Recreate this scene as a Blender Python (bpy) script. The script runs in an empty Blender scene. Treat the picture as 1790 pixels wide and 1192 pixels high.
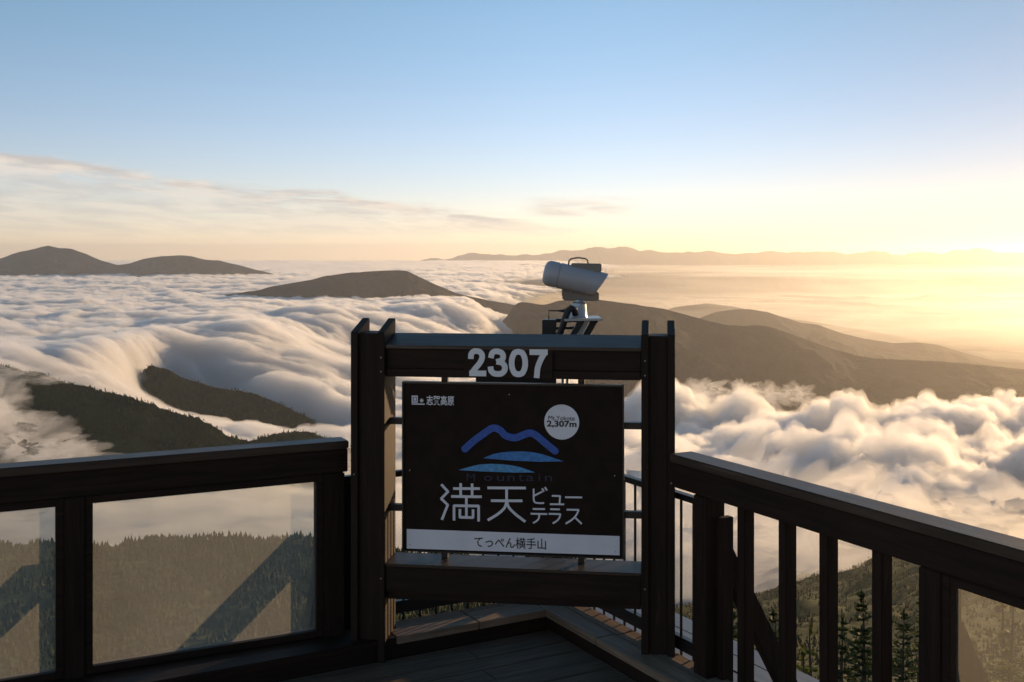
import bpy, bmesh, math, random
import numpy as np
from mathutils import Vector, Matrix
random.seed(7)
R = math.radians
scene = bpy.context.scene
COL = scene.collection

# ------------------------------------------------------------------ camera
F, CX, HY, EYE = 1900.0, 895.0, 440.0, 1.75      # focal length / principal column / horizon row in photo pixels, eye height
cam_d = bpy.data.cameras.new('camera')
cam_d.sensor_width = 36.0
cam_d.lens = 36.0 * F / 1790.0
cam_d.shift_y = -(596.0 - HY) / 1790.0
cam_d.clip_start = 0.05
cam_d.clip_end = 300000.0
cam = bpy.data.objects.new('camera', cam_d)
cam.location = (0, 0, EYE)
cam.rotation_euler = (R(90), 0, 0)
COL.objects.link(cam)
scene.camera = cam

# ------------------------------------------------------------------ sky and sun
SUN_AZ, SUN_EL = R(41), R(8.0)                    # azimuth measured from +Y towards +X
world = bpy.data.worlds.new('World')
scene.world = world
world.use_nodes = True
wn, wl = world.node_tree.nodes, world.node_tree.links
bg = wn['Background']
sky = wn.new('ShaderNodeTexSky')
sky.sky_type = 'NISHITA'
sky.sun_disc = False
sky.sun_elevation = SUN_EL
sky.sun_rotation = SUN_AZ
sky.altitude = 2300
sky.air_density = 1.0
sky.dust_density = 0.25
sky.ozone_density = 1.5
bg.inputs['Strength'].default_value = 0.14
# thin high streak clouds, laid out by compass direction and height above the horizon
tc = wn.new('ShaderNodeTexCoord')
sep = wn.new('ShaderNodeSeparateXYZ'); wl.new(tc.outputs['Generated'], sep.inputs[0])
def wmath(op, a, b=None, c=None):
    n = wn.new('ShaderNodeMath'); n.operation = op
    for i, v in enumerate((a, b, c)):
        if v is None: continue
        if isinstance(v, (int, float)): n.inputs[i].default_value = v
        else: wl.new(v, n.inputs[i])
    return n.outputs[0]
az = wmath('ARCTAN2', sep.outputs['X'], sep.outputs['Y'])
el = wmath('ARCSINE', sep.outputs['Z'])
comb = wn.new('ShaderNodeCombineXYZ')
wl.new(wmath('MULTIPLY', az, 6.5), comb.inputs[0])
wl.new(wmath('ADD', wmath('MULTIPLY', el, 46.0), wmath('MULTIPLY', az, 3.0)), comb.inputs[1])
nz = wn.new('ShaderNodeTexNoise'); nz.inputs['Scale'].default_value = 1.6
nz.inputs['Detail'].default_value = 9; nz.inputs['Roughness'].default_value = 0.62; nz.inputs['Distortion'].default_value = 0.5
wl.new(comb.outputs[0], nz.inputs['Vector'])
def ramp(val, a, b, lo=0.0, hi=1.0):
    m = wn.new('ShaderNodeMapRange'); m.interpolation_type = 'SMOOTHSTEP'
    wl.new(val, m.inputs['Value'])
    m.inputs['From Min'].default_value = a; m.inputs['From Max'].default_value = b
    m.inputs['To Min'].default_value = lo; m.inputs['To Max'].default_value = hi
    return m.outputs[0]
streak = ramp(nz.outputs['Fac'], 0.30, 0.56)
# the bank's upper edge slopes down from the left
top_edge = wmath('SUBTRACT', el, wmath('MULTIPLY', wmath('ADD', az, 0.44), -0.12))
band = wmath('MULTIPLY', ramp(wmath('MULTIPLY_ADD', nz.outputs['Fac'], -0.03, wmath('ADD', top_edge, 0.015)), 0.078, 0.088, 1, 0), ramp(el, 0.0, 0.03))
band = wmath('MULTIPLY', band, ramp(az, -0.12, 0.26, 1, 0))
puffy = ramp(top_edge, 0.060, 0.084)            # the bank is densest just under its upper edge
layer = wmath('MULTIPLY', band, wmath('MULTIPLY_ADD', puffy, 0.45, 0.50))
wisp = wmath('MULTIPLY', wmath('MULTIPLY', ramp(az, 0.0, 0.04), ramp(az, 0.07, 0.13, 1, 0)), wmath('MULTIPLY', ramp(el, 0.030, 0.036), ramp(el, 0.044, 0.053, 1, 0)))
cfac = wmath('MULTIPLY', streak, wmath('MINIMUM', wmath('ADD', layer, wmath('MULTIPLY', wisp, 0.6)), 0.9))
mixc = wn.new('ShaderNodeMixRGB'); mixc.blend_type = 'MIX'
tint = wn.new('ShaderNodeValToRGB')
wl.new(ramp(el, 0.0, 0.6), tint.inputs['Fac'])
te = tint.color_ramp.elements
te[0].position = 0.0; te[0].color = (1.10, 0.89, 0.99, 1)
te[1].position = 0.75; te[1].color = (0.95, 1.13, 1.05, 1)
k_ = te.new(0.06); k_.color = (1.10, 0.94, 1.02, 1)
k_ = te.new(0.25); k_.color = (1.04, 1.03, 1.05, 1)
tmul = wn.new('ShaderNodeMixRGB'); tmul.blend_type = 'MULTIPLY'; tmul.inputs['Fac'].default_value = 1.0
glow = wn.new('ShaderNodeMixRGB'); glow.blend_type = 'MULTIPLY'; glow.inputs['Fac'].default_value = 1.0
wl.new(tint.outputs[0], glow.inputs['Color1'])
gcol = wn.new('ShaderNodeCombineXYZ')                     # a clearer, less milky sky around the sun
wl.new(ramp(az, 0.0, 0.55, 1, 0.60), gcol.inputs[0]); wl.new(ramp(az, 0.0, 0.55, 1, 0.61), gcol.inputs[1]); wl.new(ramp(az, 0.0, 0.55, 1, 0.635), gcol.inputs[2])
wl.new(gcol.outputs[0], glow.inputs['Color2'])
wl.new(sky.outputs[0], tmul.inputs['Color1']); wl.new(glow.outputs[0], tmul.inputs['Color2'])
wl.new(cfac, mixc.inputs['Fac']); wl.new(tmul.outputs[0], mixc.inputs['Color1'])
nz2 = wn.new('ShaderNodeTexNoise'); nz2.inputs['Scale'].default_value = 2.3; nz2.inputs['Detail'].default_value = 7; nz2.inputs['Roughness'].default_value = 0.6
wl.new(comb.outputs[0], nz2.inputs['Vector'])
ccol = wn.new('ShaderNodeMixRGB'); wl.new(ramp(nz2.outputs['Fac'], 0.40, 0.60), ccol.inputs['Fac'])
ccol.inputs['Color1'].default_value = (3.7, 3.4, 3.2, 1); ccol.inputs['Color2'].default_value = (5.4, 4.7, 4.0, 1)
wl.new(ccol.outputs[0], mixc.inputs['Color2'])
wl.new(mixc.outputs[0], bg.inputs['Color'])

sun_d = bpy.data.lights.new('sun', 'SUN')
sun_d.energy = 4.1
sun_d.angle = R(0.5)
sun_d.color = (1.0, 0.65, 0.33)
sun = bpy.data.objects.new('sun', sun_d)
to_sun = Vector((math.sin(SUN_AZ) * math.cos(SUN_EL), math.cos(SUN_AZ) * math.cos(SUN_EL), math.sin(SUN_EL)))
sun.rotation_euler = to_sun.to_track_quat('Z', 'Y').to_euler()
COL.objects.link(sun)

vs = scene.view_settings
vs.view_transform = 'Standard'; vs.look = 'None'; vs.gamma = 1.0; vs.use_curve_mapping = False
vs.exposure = 0.25
cy = scene.cycles
cy.max_bounces = 12; cy.diffuse_bounces = 4; cy.glossy_bounces = 3; cy.transmission_bounces = 6
cy.volume_bounces = 8; cy.transparent_max_bounces = 48
cy.use_denoising = True
cy.caustics_reflective = False; cy.caustics_refractive = False
cy.sample_clamp_indirect = 6.0

# ------------------------------------------------------------------ helpers
def tag(o, label=None, cat=None, group=None, kind=None):
    if label: o['label'] = label
    if cat: o['category'] = cat
    if group: o['group'] = group
    if kind: o['kind'] = kind
    return o

def empty(name, loc=(0, 0, 0), rz=0.0):
    o = bpy.data.objects.new(name, None)
    o.empty_display_size = 0.1
    o.location = loc; o.rotation_euler = (0, 0, rz)
    COL.objects.link(o)
    return o

def link(name, me, mat, parent=None, smooth=False):
    if mat: me.materials.append(mat)
    if smooth:
        me.polygons.foreach_set('use_smooth', [True] * len(me.polygons))
    o = bpy.data.objects.new(name, me)
    COL.objects.link(o)
    if parent: o.parent = parent
    return o

class MB:
    """collects shapes and links them as one mesh"""
    def __init__(s): s.bm = bmesh.new()
    def poly(s, pts, faces):
        v = [s.bm.verts.new(p) for p in pts]
        for f in faces: s.bm.faces.new([v[i] for i in f])
        return v
    def box(s, x0, x1, y0, y1, z0, z1, M=None):
        p = [(x0,y0,z0),(x1,y0,z0),(x1,y1,z0),(x0,y1,z0),(x0,y0,z1),(x1,y0,z1),(x1,y1,z1),(x0,y1,z1)]
        if M: p = [M @ Vector(q) for q in p]
        s.poly(p, [(3,2,1,0),(4,5,6,7),(0,1,5,4),(1,2,6,5),(2,3,7,6),(3,0,4,7)])
        return s
    def prism(s, pts2, a0, a1, axis='x'):
        """polygon pts2 swept from a0 to a1: axis x -> pts are (y,z); y -> (x,z); z -> (x,y)"""
        n = len(pts2)
        def mk(a, p): return {'x': (a, p[0], p[1]), 'y': (p[0], a, p[1]), 'z': (p[0], p[1], a)}[axis]
        v = [mk(a0, p) for p in pts2] + [mk(a1, p) for p in pts2]
        s.poly(v, [tuple(range(n))[::-1], tuple(range(n, 2*n))] + [(i, (i+1) % n, n+(i+1) % n, n+i) for i in range(n)])
        return s
    def bar(s, a, b, w, d, up=(0, 0, 1)):
        """rectangular bar from a to b, w across, d in the up direction"""
        a, b = Vector(a), Vector(b)
        t = (b - a).normalized(); side = t.cross(Vector(up)).normalized(); u = side.cross(t)
        p = []
        for q in (a, b):
            for sx, sy in ((-1,-1),(1,-1),(1,1),(-1,1)):
                p.append(q + side*sx*w/2 + u*sy*d/2)
        s.poly(p, [(3,2,1,0),(4,5,6,7),(0,1,5,4),(1,2,6,5),(2,3,7,6),(3,0,4,7)])
        return s
    def tube(s, pts, r, n=10, caps=True):
        pts = [Vector(p) for p in pts]
        rs = r if isinstance(r, (list, tuple)) else [r]*len(pts)
        rings = []
        ref = None
        for i, p in enumerate(pts):
            t = (pts[min(i+1, len(pts)-1)] - pts[max(i-1, 0)]).normalized()
            if ref is None:
                ref = t.orthogonal().normalized()
            ref = (ref - t*ref.dot(t)).normalized()
            b = t.cross(ref)
            rings.append([s.bm.verts.new(p + (ref*math.cos(k*2*math.pi/n) + b*math.sin(k*2*math.pi/n))*rs[i]) for k in range(n)])
        for i in range(len(rings)-1):
            for k in range(n):
                s.bm.faces.new((rings[i][k], rings[i][(k+1) % n], rings[i+1][(k+1) % n], rings[i+1][k]))
        if caps:
            s.bm.faces.new(rings[0][::-1]); s.bm.faces.new(rings[-1])
        return s
    def build(s, name, mat, parent=None, bevel=0.0, smooth=False):
        bmesh.ops.recalc_face_normals(s.bm, faces=s.bm.faces)
        if bevel:
            bmesh.ops.bevel(s.bm, geom=list(s.bm.edges), offset=bevel, segments=2, affect='EDGES', clamp_overlap=True)
        me = bpy.data.meshes.new(name)
        s.bm.to_mesh(me); s.bm.free()
        return link(name, me, mat, parent, smooth)

def grid_mesh(name, X, Y, Z, keep=None):
    """a mesh from 2-D arrays; keep is a boolean array over quads"""
    r, c = X.shape
    co = np.stack([X, Y, Z], -1).reshape(-1, 3).astype(np.float32)
    idx = np.arange(r*c).reshape(r, c)
    q = np.stack([idx[:-1, :-1], idx[:-1, 1:], idx[1:, 1:], idx[1:, :-1]], -1).reshape(-1, 4)
    if keep is not None: q = q[keep.reshape(-1)]
    return raw_mesh(name, co, q)

def raw_mesh(name, co, quads, tris=None):
    me = bpy.data.meshes.new(name)
    n4 = len(quads); n3 = 0 if tris is None else len(tris)
    me.vertices.add(len(co)); me.vertices.foreach_set('co', np.ascontiguousarray(co, np.float32).ravel())
    me.loops.add(n4*4 + n3*3)
    li = np.asarray(quads).ravel() if n4 else np.zeros(0, int)
    if n3: li = np.concatenate([li, np.asarray(tris).ravel()])
    me.loops.foreach_set('vertex_index', li.astype(np.int32))
    me.polygons.add(n4 + n3)
    ls = np.arange(n4)*4
    if n3: ls = np.concatenate([ls, n4*4 + np.arange(n3)*3])
    me.polygons.foreach_set('loop_start', ls.astype(np.int32))
    me.update(calc_edges=True)
    return me

# gradient noise in numpy
_rng = np.random.default_rng(11)
_perm = np.concatenate([_rng.permutation(256)]*3)
_g = _rng.normal(size=(256, 3)); _g /= np.linalg.norm(_g, axis=1, keepdims=True)
def perlin(x, y, z=0.0):
    x, y, z = np.broadcast_arrays(np.asarray(x, float), y, z)
    xi, yi, zi = np.floor(x).astype(int), np.floor(y).astype(int), np.floor(z).astype(int)
    xf, yf, zf = x-xi, y-yi, z-zi
    u, v, w = [t*t*t*(t*(t*6-15)+10) for t in (xf, yf, zf)]
    def g(a, b, c):
        h = _perm[_perm[_perm[(xi+a) & 255] + ((yi+b) & 255)] + ((zi+c) & 255)]
        G = _g[h]
        return G[..., 0]*(xf-a) + G[..., 1]*(yf-b) + G[..., 2]*(zf-c)
    def lerp(a, b, t): return a + (b-a)*t
    r = lerp(lerp(lerp(g(0,0,0), g(1,0,0), u), lerp(g(0,1,0), g(1,1,0), u), v),
             lerp(lerp(g(0,0,1), g(1,0,1), u), lerp(g(0,1,1), g(1,1,1), u), v), w)
    return r*1.5
def fbm(x, y, z=0.0, oct=5, gain=0.5, lac=2.03):
    s, a = 0.0, 1.0
    for _ in range(oct):
        s = s + a*perlin(x, y, z); x, y, z = x*lac+3.7, y*lac+1.3, z*lac+5.1; a *= gain
    return s
def billow(x, y, z=0.0, oct=5, gain=0.5, lac=2.1):
    """round puffs with creases between them, about 0..1"""
    s, a, t = 0.0, 1.0, 0.0
    for _ in range(oct):
        s = s + a*np.abs(perlin(x, y, z)); t += a
        x, y, z = x*lac+3.7, y*lac+1.3, z*lac+5.1; a *= gain
    return s/t*1.8
def smooth(a, b, x):
    t = np.clip((x-a)/(b-a), 0, 1); return t*t*(3-2*t)

def at(px, py, Y):
    """the point at depth Y seen at a photo pixel"""
    return Vector(((px-CX)*Y/F, Y, EYE - (py-HY)*Y/F))

# ------------------------------------------------------------------ materials
def new_mat(name):
    m = bpy.data.materials.new(name); m.use_nodes = True
    nt = m.node_tree
    return m, nt.nodes, nt.links, nt.nodes.get('Principled BSDF')

def noise_node(N, L, vec, scale, detail=5, rough=0.55, dist=0.0):
    n = N.new('ShaderNodeTexNoise'); n.inputs['Scale'].default_value = scale
    n.inputs['Detail'].default_value = detail; n.inputs['Roughness'].default_value = rough
    n.inputs['Distortion'].default_value = dist
    if vec is not None: L.new(vec, n.inputs['Vector'])
    return n

def ramp_node(N, L, fac, stops):
    r = N.new('ShaderNodeValToRGB'); L.new(fac, r.inputs['Fac'])
    e = r.color_ramp.elements
    while len(e) < len(stops): e.new(0.5)
    for k, (p, c) in zip(e, stops): k.position = p; k.color = (*c, 1)
    return r

def wood(name, dark, light, stretch, rough=0.55, spec=0.5, bump=0.25, scale=1.0, wear=None):
    """painted or weathered timber, grain drawn out along the axis whose stretch is small"""
    m, N, L, b = new_mat(name)
    t = N.new('ShaderNodeTexCoord'); mp = N.new('ShaderNodeMapping'); mp.inputs['Scale'].default_value = stretch
    L.new(t.outputs['Object'], mp.inputs['Vector'])
    n1 = noise_node(N, L, mp.outputs[0], 5*scale, 8, 0.65, 0.4)
    n2 = noise_node(N, L, t.outputs['Object'], 3.2, 6, 0.6)
    mx = N.new('ShaderNodeMath'); mx.operation = 'MULTIPLY_ADD'; L.new(n1.outputs['Fac'], mx.inputs[0]); mx.inputs[1].default_value = 0.7
    sc = N.new('ShaderNodeMath'); sc.operation = 'MULTIPLY'; L.new(n2.outputs['Fac'], sc.inputs[0]); sc.inputs[1].default_value = 0.3
    L.new(sc.outputs[0], mx.inputs[2])
    r = ramp_node(N, L, mx.outputs[0], [(0.32, dark), (0.52, tuple((a+c)/2 for a, c in zip(dark, light))), (0.68, light)])
    col = r.outputs[0]
    if wear:
        n3 = noise_node(N, L, mp.outputs[0], 2.2*scale, 9, 0.7, 0.8)
        mr = ramp_node(N, L, n3.outputs['Fac'], [(0.63, (0, 0, 0)), (0.70, (1, 1, 1))])
        mm = N.new('ShaderNodeMixRGB'); L.new(mr.outputs[0], mm.inputs['Fac']); L.new(col, mm.inputs['Color1']); mm.inputs['Color2'].default_value = (*wear, 1)
        col = mm.outputs[0]
    L.new(col, b.inputs['Base Color'])
    rr = N.new('ShaderNodeMapRange'); L.new(n2.outputs['Fac'], rr.inputs['Value'])
    rr.inputs['To Min'].default_value = rough-0.12; rr.inputs['To Max'].default_value = rough+0.15
    L.new(rr.outputs[0], b.inputs['Roughness'])
    b.inputs['Specular IOR Level'].default_value = spec
    bp = N.new('ShaderNodeBump'); bp.inputs['Strength'].default_value = bump; bp.inputs['Distance'].default_value = 0.004
    L.new(n1.outputs['Fac'], bp.inputs['Height']); L.new(bp.outputs[0], b.inputs['Normal'])
    return m

def plain(name, col, rough=0.5, metal=0.0, spec=0.5, mottled=0.15, scale=8.0, bump=0.0):
    m, N, L, b = new_mat(name)
    t = N.new('ShaderNodeTexCoord')
    n = noise_node(N, L, t.outputs['Object'], scale, 6, 0.6)
    lo = tuple(c*(1-mottled) for c in col); hi = tuple(min(1, c*(1+mottled)) for c in col)
    r = ramp_node(N, L, n.outputs['Fac'], [(0.3, lo), (0.7, hi)])
    L.new(r.outputs[0], b.inputs['Base Color'])
    b.inputs['Roughness'].default_value = rough; b.inputs['Metallic'].default_value = metal
    b.inputs['Specular IOR Level'].default_value = spec
    if bump:
        bp = N.new('ShaderNodeBump'); bp.inputs['Strength'].default_value = bump; bp.inputs['Distance'].default_value = 0.002
        L.new(n.outputs['Fac'], bp.inputs['Height']); L.new(bp.outputs[0], b.inputs['Normal'])
    return m

BROWN_D, BROWN_L = (0.0095, 0.0047, 0.0030), (0.034, 0.0180, 0.0110)
M_wood_x = wood('brown painted timber lengthwise', BROWN_D, BROWN_L, (0.6, 9, 9), 0.62, 0.2, wear=(0.062, 0.040, 0.028))
M_wood_z = wood('brown painted timber upright', BROWN_D, BROWN_L, (9, 9, 0.6), 0.62, 0.2, wear=(0.062, 0.040, 0.028))
M_cap = wood('worn brown timber cap', (0.026, 0.015, 0.010), (0.088, 0.058, 0.040), (0.5, 9, 9), 0.45, 0.35, wear=(0.17, 0.15, 0.13))
M_kerb = wood('weathered grey brown boards', (0.11, 0.072, 0.047), (0.36, 0.245, 0.165), (0.5, 11, 11), 0.6, 0.35, 0.5, wear=(0.07, 0.055, 0.045))
M_deck = wood('dark worn deck boards', (0.060, 0.039, 0.026), (0.20, 0.138, 0.096), (0.5, 9, 9), 0.65, 0.15, 0.5)
M_ledge = wood('grey weathered ledge boards', (0.16, 0.16, 0.17), (0.30, 0.30, 0.31), (0.5, 9, 9), 0.42, 0.5, 0.3)
M_black = plain('black painted steel', (0.014, 0.013, 0.013), 0.42)
M_sign = plain('sign face dark brown', (0.019, 0.0105, 0.0075), 0.7, spec=0.15, mottled=0.25, scale=14)
M_white = plain('white vinyl lettering', (0.78, 0.77, 0.82), 0.5, mottled=0.06)
M_num = plain('white painted numerals', (0.80, 0.80, 0.83), 0.5, mottled=0.05)
M_ink = plain('black ink lettering', (0.012, 0.012, 0.016), 0.6, mottled=0.0)
M_dim = plain('dull navy lettering', (0.022, 0.026, 0.055), 0.6, mottled=0.0)
M_blue1 = plain('deep blue vinyl', (0.020, 0.095, 0.42), 0.45, mottled=0.3, scale=60)
M_blue2 = plain('mid blue vinyl', (0.035, 0.20, 0.52), 0.45, mottled=0.3, scale=60)
M_blue3 = plain('light blue vinyl', (0.075, 0.30, 0.58), 0.45, mottled=0.3, scale=60)
M_lamp = plain('white enamelled lamp housing', (0.40, 0.40, 0.43), 0.4, mottled=0.06)
M_lampd = plain('grey lamp fittings', (0.22, 0.19, 0.16), 0.5)
M_steel = plain('galvanised steel', (0.45, 0.45, 0.45), 0.4, metal=0.6)
M_rub = plain('black rubber hose', (0.015, 0.015, 0.015), 0.55)
M_bark = plain('grey brown bark', (0.085, 0.06, 0.042), 0.85, mottled=0.4, scale=20)

def foliage(name, dark, light, scale=1.5):
    m, N, L, b = new_mat(name)
    t = N.new('ShaderNodeTexCoord')
    n = noise_node(N, L, t.outputs['Object'], scale, 5, 0.6)
    r = ramp_node(N, L, n.outputs['Fac'], [(0.32, dark), (0.7, light)])
    L.new(r.outputs[0], b.inputs['Base Color'])
    b.inputs['Roughness'].default_value = 0.7; b.inputs['Specular IOR Level'].default_value = 0.2
    tr = N.new('ShaderNodeBsdfTranslucent'); L.new(r.outputs[0], tr.inputs['Color'])
    mx = N.new('ShaderNodeMixShader'); mx.inputs['Fac'].default_value = 0.35
    L.new(b.outputs[0], mx.inputs[1]); L.new(tr.outputs[0], mx.inputs[2])
    L.new(mx.outputs[0], N['Material Output'].inputs['Surface'])
    return m
M_needle = foliage('dark fir needles', (0.022, 0.040, 0.014), (0.075, 0.105, 0.030), 2.0)
M_leaf_sunlit = foliage('sunlit yellow green foliage', (0.08, 0.10, 0.020), (0.24, 0.24, 0.05), 2.5)  # brighter, yellower copy of the fir foliage; sunlight put into its colour
M_forest = foliage('far forest needles', (0.026, 0.040, 0.015), (0.085, 0.100, 0.034), 0.03)

def hill_mat(name, dark, light, scale, bump=0.0, dist=1.0):
    m, N, L, b = new_mat(name)
    t = N.new('ShaderNodeTexCoord')
    n = noise_node(N, L, t.outputs['Object'], scale, 10, 0.7)
    r = ramp_node(N, L, n.outputs['Fac'], [(0.35, dark), (0.68, light)])
    L.new(r.outputs[0], b.inputs['Base Color'])
    b.inputs['Roughness'].default_value = 0.95; b.inputs['Specular IOR Level'].default_value = 0.1
    if bump:
        n2 = noise_node(N, L, t.outputs['Object'], scale*9, 8, 0.7)
        bp = N.new('ShaderNodeBump'); bp.inputs['Strength'].default_value = bump; bp.inputs['Distance'].default_value = dist
        L.new(n2.outputs['Fac'], bp.inputs['Height']); L.new(bp.outputs[0], b.inputs['Normal'])
    return m
M_hill = hill_mat('forested hillside', (0.018, 0.027, 0.012), (0.062, 0.078, 0.028), 0.012, 0.9, 6.0)
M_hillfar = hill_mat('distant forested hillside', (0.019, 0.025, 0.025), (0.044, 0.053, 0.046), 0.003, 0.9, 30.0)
M_ground = hill_mat('mountain slope undergrowth', (0.030, 0.040, 0.016), (0.10, 0.11, 0.038), 0.15, 0.8, 0.5)
M_plain = hill_mat('valley plain', (0.05, 0.06, 0.035), (0.11, 0.11, 0.07), 0.0004)

def volume_mat(name, density, color, g):
    m, N, L, b = new_mat(name)
    N.remove(b)
    v = N.new('ShaderNodeVolumePrincipled')
    v.inputs['Color'].default_value = (*color, 1)
    v.inputs['Density'].default_value = density
    v.inputs['Anisotropy'].default_value = g
    L.new(v.outputs[0], N['Material Output'].inputs['Volume'])
    return m

M_cloud = volume_mat('cloud droplets', 1/22.0, (0.995, 0.995, 0.995), 0.55)
m, N, L, b = new_mat('dense cloud'); M_core = m
b.inputs['Base Color'].default_value = (0.86, 0.86, 0.86, 1); b.inputs['Roughness'].default_value = 1.0; b.inputs['Specular IOR Level'].default_value = 0.0

# dusty glass: clear, with a film of dirt that the sun lights from behind
def glass_mat(name, dust):
    m, N, L, b = new_mat(name)
    t = N.new('ShaderNodeTexCoord')
    n = noise_node(N, L, t.outputs['Object'], 3.0, 8, 0.65)
    mr = N.new('ShaderNodeMapRange'); L.new(n.outputs['Fac'], mr.inputs['Value'])
    mr.inputs['To Min'].default_value = dust[0]; mr.inputs['To Max'].default_value = dust[1]
    tp = N.new('ShaderNodeBsdfTransparent'); tp.inputs['Color'].default_value = (0.90, 0.92, 0.90, 1)
    tl = N.new('ShaderNodeBsdfTranslucent'); tl.inputs['Color'].default_value = (0.80, 0.78, 0.72, 1)
    mx = N.new('ShaderNodeMixShader'); L.new(mr.outputs[0], mx.inputs['Fac']); L.new(tp.outputs[0], mx.inputs[1]); L.new(tl.outputs[0], mx.inputs[2])
    L.new(mx.outputs[0], N['Material Output'].inputs['Surface'])
    return m
M_glass = glass_mat('dusty glass', (0.13, 0.23))
M_glass_clean = glass_mat('lightly dusty glass', (0.07, 0.13))

#@@STRUCTURE
# ================================================================== far ground, mountains and hills
AZ0, AZ1 = R(-36), R(37)
def polar(r0, r1, nr, na, a0=AZ0, a1=AZ1):
    a = np.linspace(a0, a1, na)[None, :]
    r = np.exp(np.linspace(math.log(r0), math.log(r1), nr))[:, None]
    return (r*np.tan(a) + 0*a), (r + 0*a)      # rows of equal depth

GROUND_Z = -1150.0
x = np.linspace(-60000, 60000, 61); y = np.linspace(-3000, 64000, 61)
X, Y = np.meshgrid(x, y)
o = link('ground', grid_mesh('ground', X, Y, GROUND_Z + 20*fbm(X/9000, Y/9000)), M_plain)
tag(o, kind='structure')

def ridge(name, sil, depth, front, back, base, mat, rough=0.05, nx=420, nv=90, spur=1.0, seed=0.0, depths=None, lean=0.0, fine=0.0, soft=70):
    """a mountain whose crest follows a skyline at its own distance, with spurs running down both flanks"""
    sil = np.array(sil, float)
    px = np.linspace(sil[0, 0], sil[-1, 0], nx)
    # rounded interpolation of the skyline
    py = np.interp(px, sil[:, 0], sil[:, 1])
    k = max(3, nx//soft); ker = np.hanning(k+2)[1:-1]; ker /= ker.sum()
    py = np.convolve(np.pad(py, k//2, mode='edge'), ker, 'valid')[:nx]
    D = np.full(nx, depth, float) if depths is None else np.interp(px, [d[0] for d in depths], [d[1] for d in depths])
    Xc = (px-CX)*D/F; Zc = EYE - (py-HY)*D/F
    v = np.concatenate([-np.linspace(1, 0, nv)**1.3, np.linspace(0, 1, nv//2)[1:]**1.3])[:, None]
    w = np.where(v < 0, front, back)
    Xg = Xc[None, :] + lean*v*w; Yg = D[None, :] + v*w
    fall = np.abs(v)
    sc = max(front, back)/3.0
    sp = billow(Xg/sc + seed, Yg/(sc*2.2) + seed, oct=5)*spur
    prof = (1-fall)**1.15 + 0*Xg
    amp = (Zc[None, :] - base)
    Zg = base + amp*prof - amp*0.33*np.sin(np.pi*np.clip(fall, 0, 1))*(sp-0.35)
    Zg = Zg + amp*rough*fbm(Xg/sc*6 + seed, Yg/sc*6, oct=5)*np.minimum(1, 0.12 + fall*3)
    if fine: Zg = Zg + fine*(billow(Xg/(fine*2.6), Yg/(fine*2.6), oct=3)-0.4)
    return link(name, grid_mesh(name, Xg, Yg, Zg), mat, smooth=not fine)

# far snow range on the horizon
px = np.arange(560, 2500, 6.0)
n1 = fbm(px/70.0, 3.3, oct=6, gain=0.55)
py = 442 - 7*smooth(820, 1060, px) + 3*smooth(1150, 1400, px) - 8*n1 + 26*(1-smooth(600, 860, px)) - 3*np.exp(-((px-1080)/90)**2) + 4*np.exp(-((px-1560)/40)**2) - 2*smooth(1600, 1800, px)
tag(ridge('mountain_range', list(zip(px, py + 2.5)), 33000, 5000, 6000, -1150, M_hillfar, nx=1300, nv=40, seed=4.0, soft=400), kind='structure')
# left: twin peaks standing out of the cloud sea
sil = [(-420,470),(-240,462),(-120,458),(0,452),(20,444),(50,437),(75,431),(84,429),(100,433),(125,435),(150,444),(175,455),(205,463),(225,461),(250,452),(280,448),(310,446),(335,448),(360,454),(385,456),(415,463),(445,471),(480,479),(530,488),(600,500)]
tag(ridge('mountain', sil, 12000, 2400, 3000, -900, M_hillfar, nx=620, seed=1.0, soft=150), kind='structure')
# the low hill in the middle of the cloud sea
sil = [(230,560),(300,540),(355,522),(400,514),(450,507),(500,496),(540,490),(570,482),(610,477),(650,474),(690,472),(712,473),(735,485),(760,497),(785,507),(800,513),(850,524),(905,534),(950,540),(1000,560),(1060,590)]
tag(ridge('hill', sil, 7000, 1500, 1800, -800, M_hillfar, nx=520, seed=2.0), kind='structure')
# right: the long dark mountain
sil = [(760,640),(880,560),(905,528),(950,533),(975,526),(1000,523),(1040,524),(1080,528),(1120,534),(1160,540),(1190,547),(1235,560),(1270,568),(1300,570),(1330,568),(1352,573),(1400,590),(1450,608),(1500,622),(1540,628),(1590,629),(1650,632),(1720,638),(1790,645),(1900,655),(2050,668),(2250,700),(2500,760)]
tag(ridge('mountain', sil, 5600, 2400, 2400, -1150, M_hillfar, nx=800, nv=140, seed=3.0, spur=1.2), kind='structure')
# the paler ridge behind it
sil = [(1000,600),(1150,575),(1200,566),(1230,553),(1250,545),(1280,541),(1310,540),(1340,545),(1370,555),(1400,564),(1430,568),(1470,582),(1510,592),(1560,600),(1600,598),(1640,603),(1690,618),(1740,632),(1800,636),(1900,650),(2100,690)]
tag(ridge('mountain', sil, 9500, 2500, 2500, -1150, M_hillfar, nx=600, seed=5.0), kind='structure')
sil = [(1020,575),(1130,552),(1180,537),(1235,530),(1290,537),(1350,552),(1500,575),(1620,596),(1700,612),(1755,627),(1800,630),(1900,640)]
tag(ridge('mountain', sil, 14000, 2500, 2500, -1150, M_hillfar, nx=400, seed=6.0), kind='structure')

# nearer forested hill on the left, half under flowing cloud
sil = [(-520,640),(-300,628),(-120,634),(0,642),(60,650),(120,668),(170,682),(230,693),(280,712),(330,728),(370,742),(400,765),(430,772),(480,760),(520,754),(545,757),(590,775),(650,800),(760,850)]
HILL_A = tag(ridge('hill', sil, 2050, 700, 620, -640, M_hill, nx=900, nv=320, seed=7.0, rough=0.09, fine=5.0, spur=1.3), kind='structure')
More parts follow.
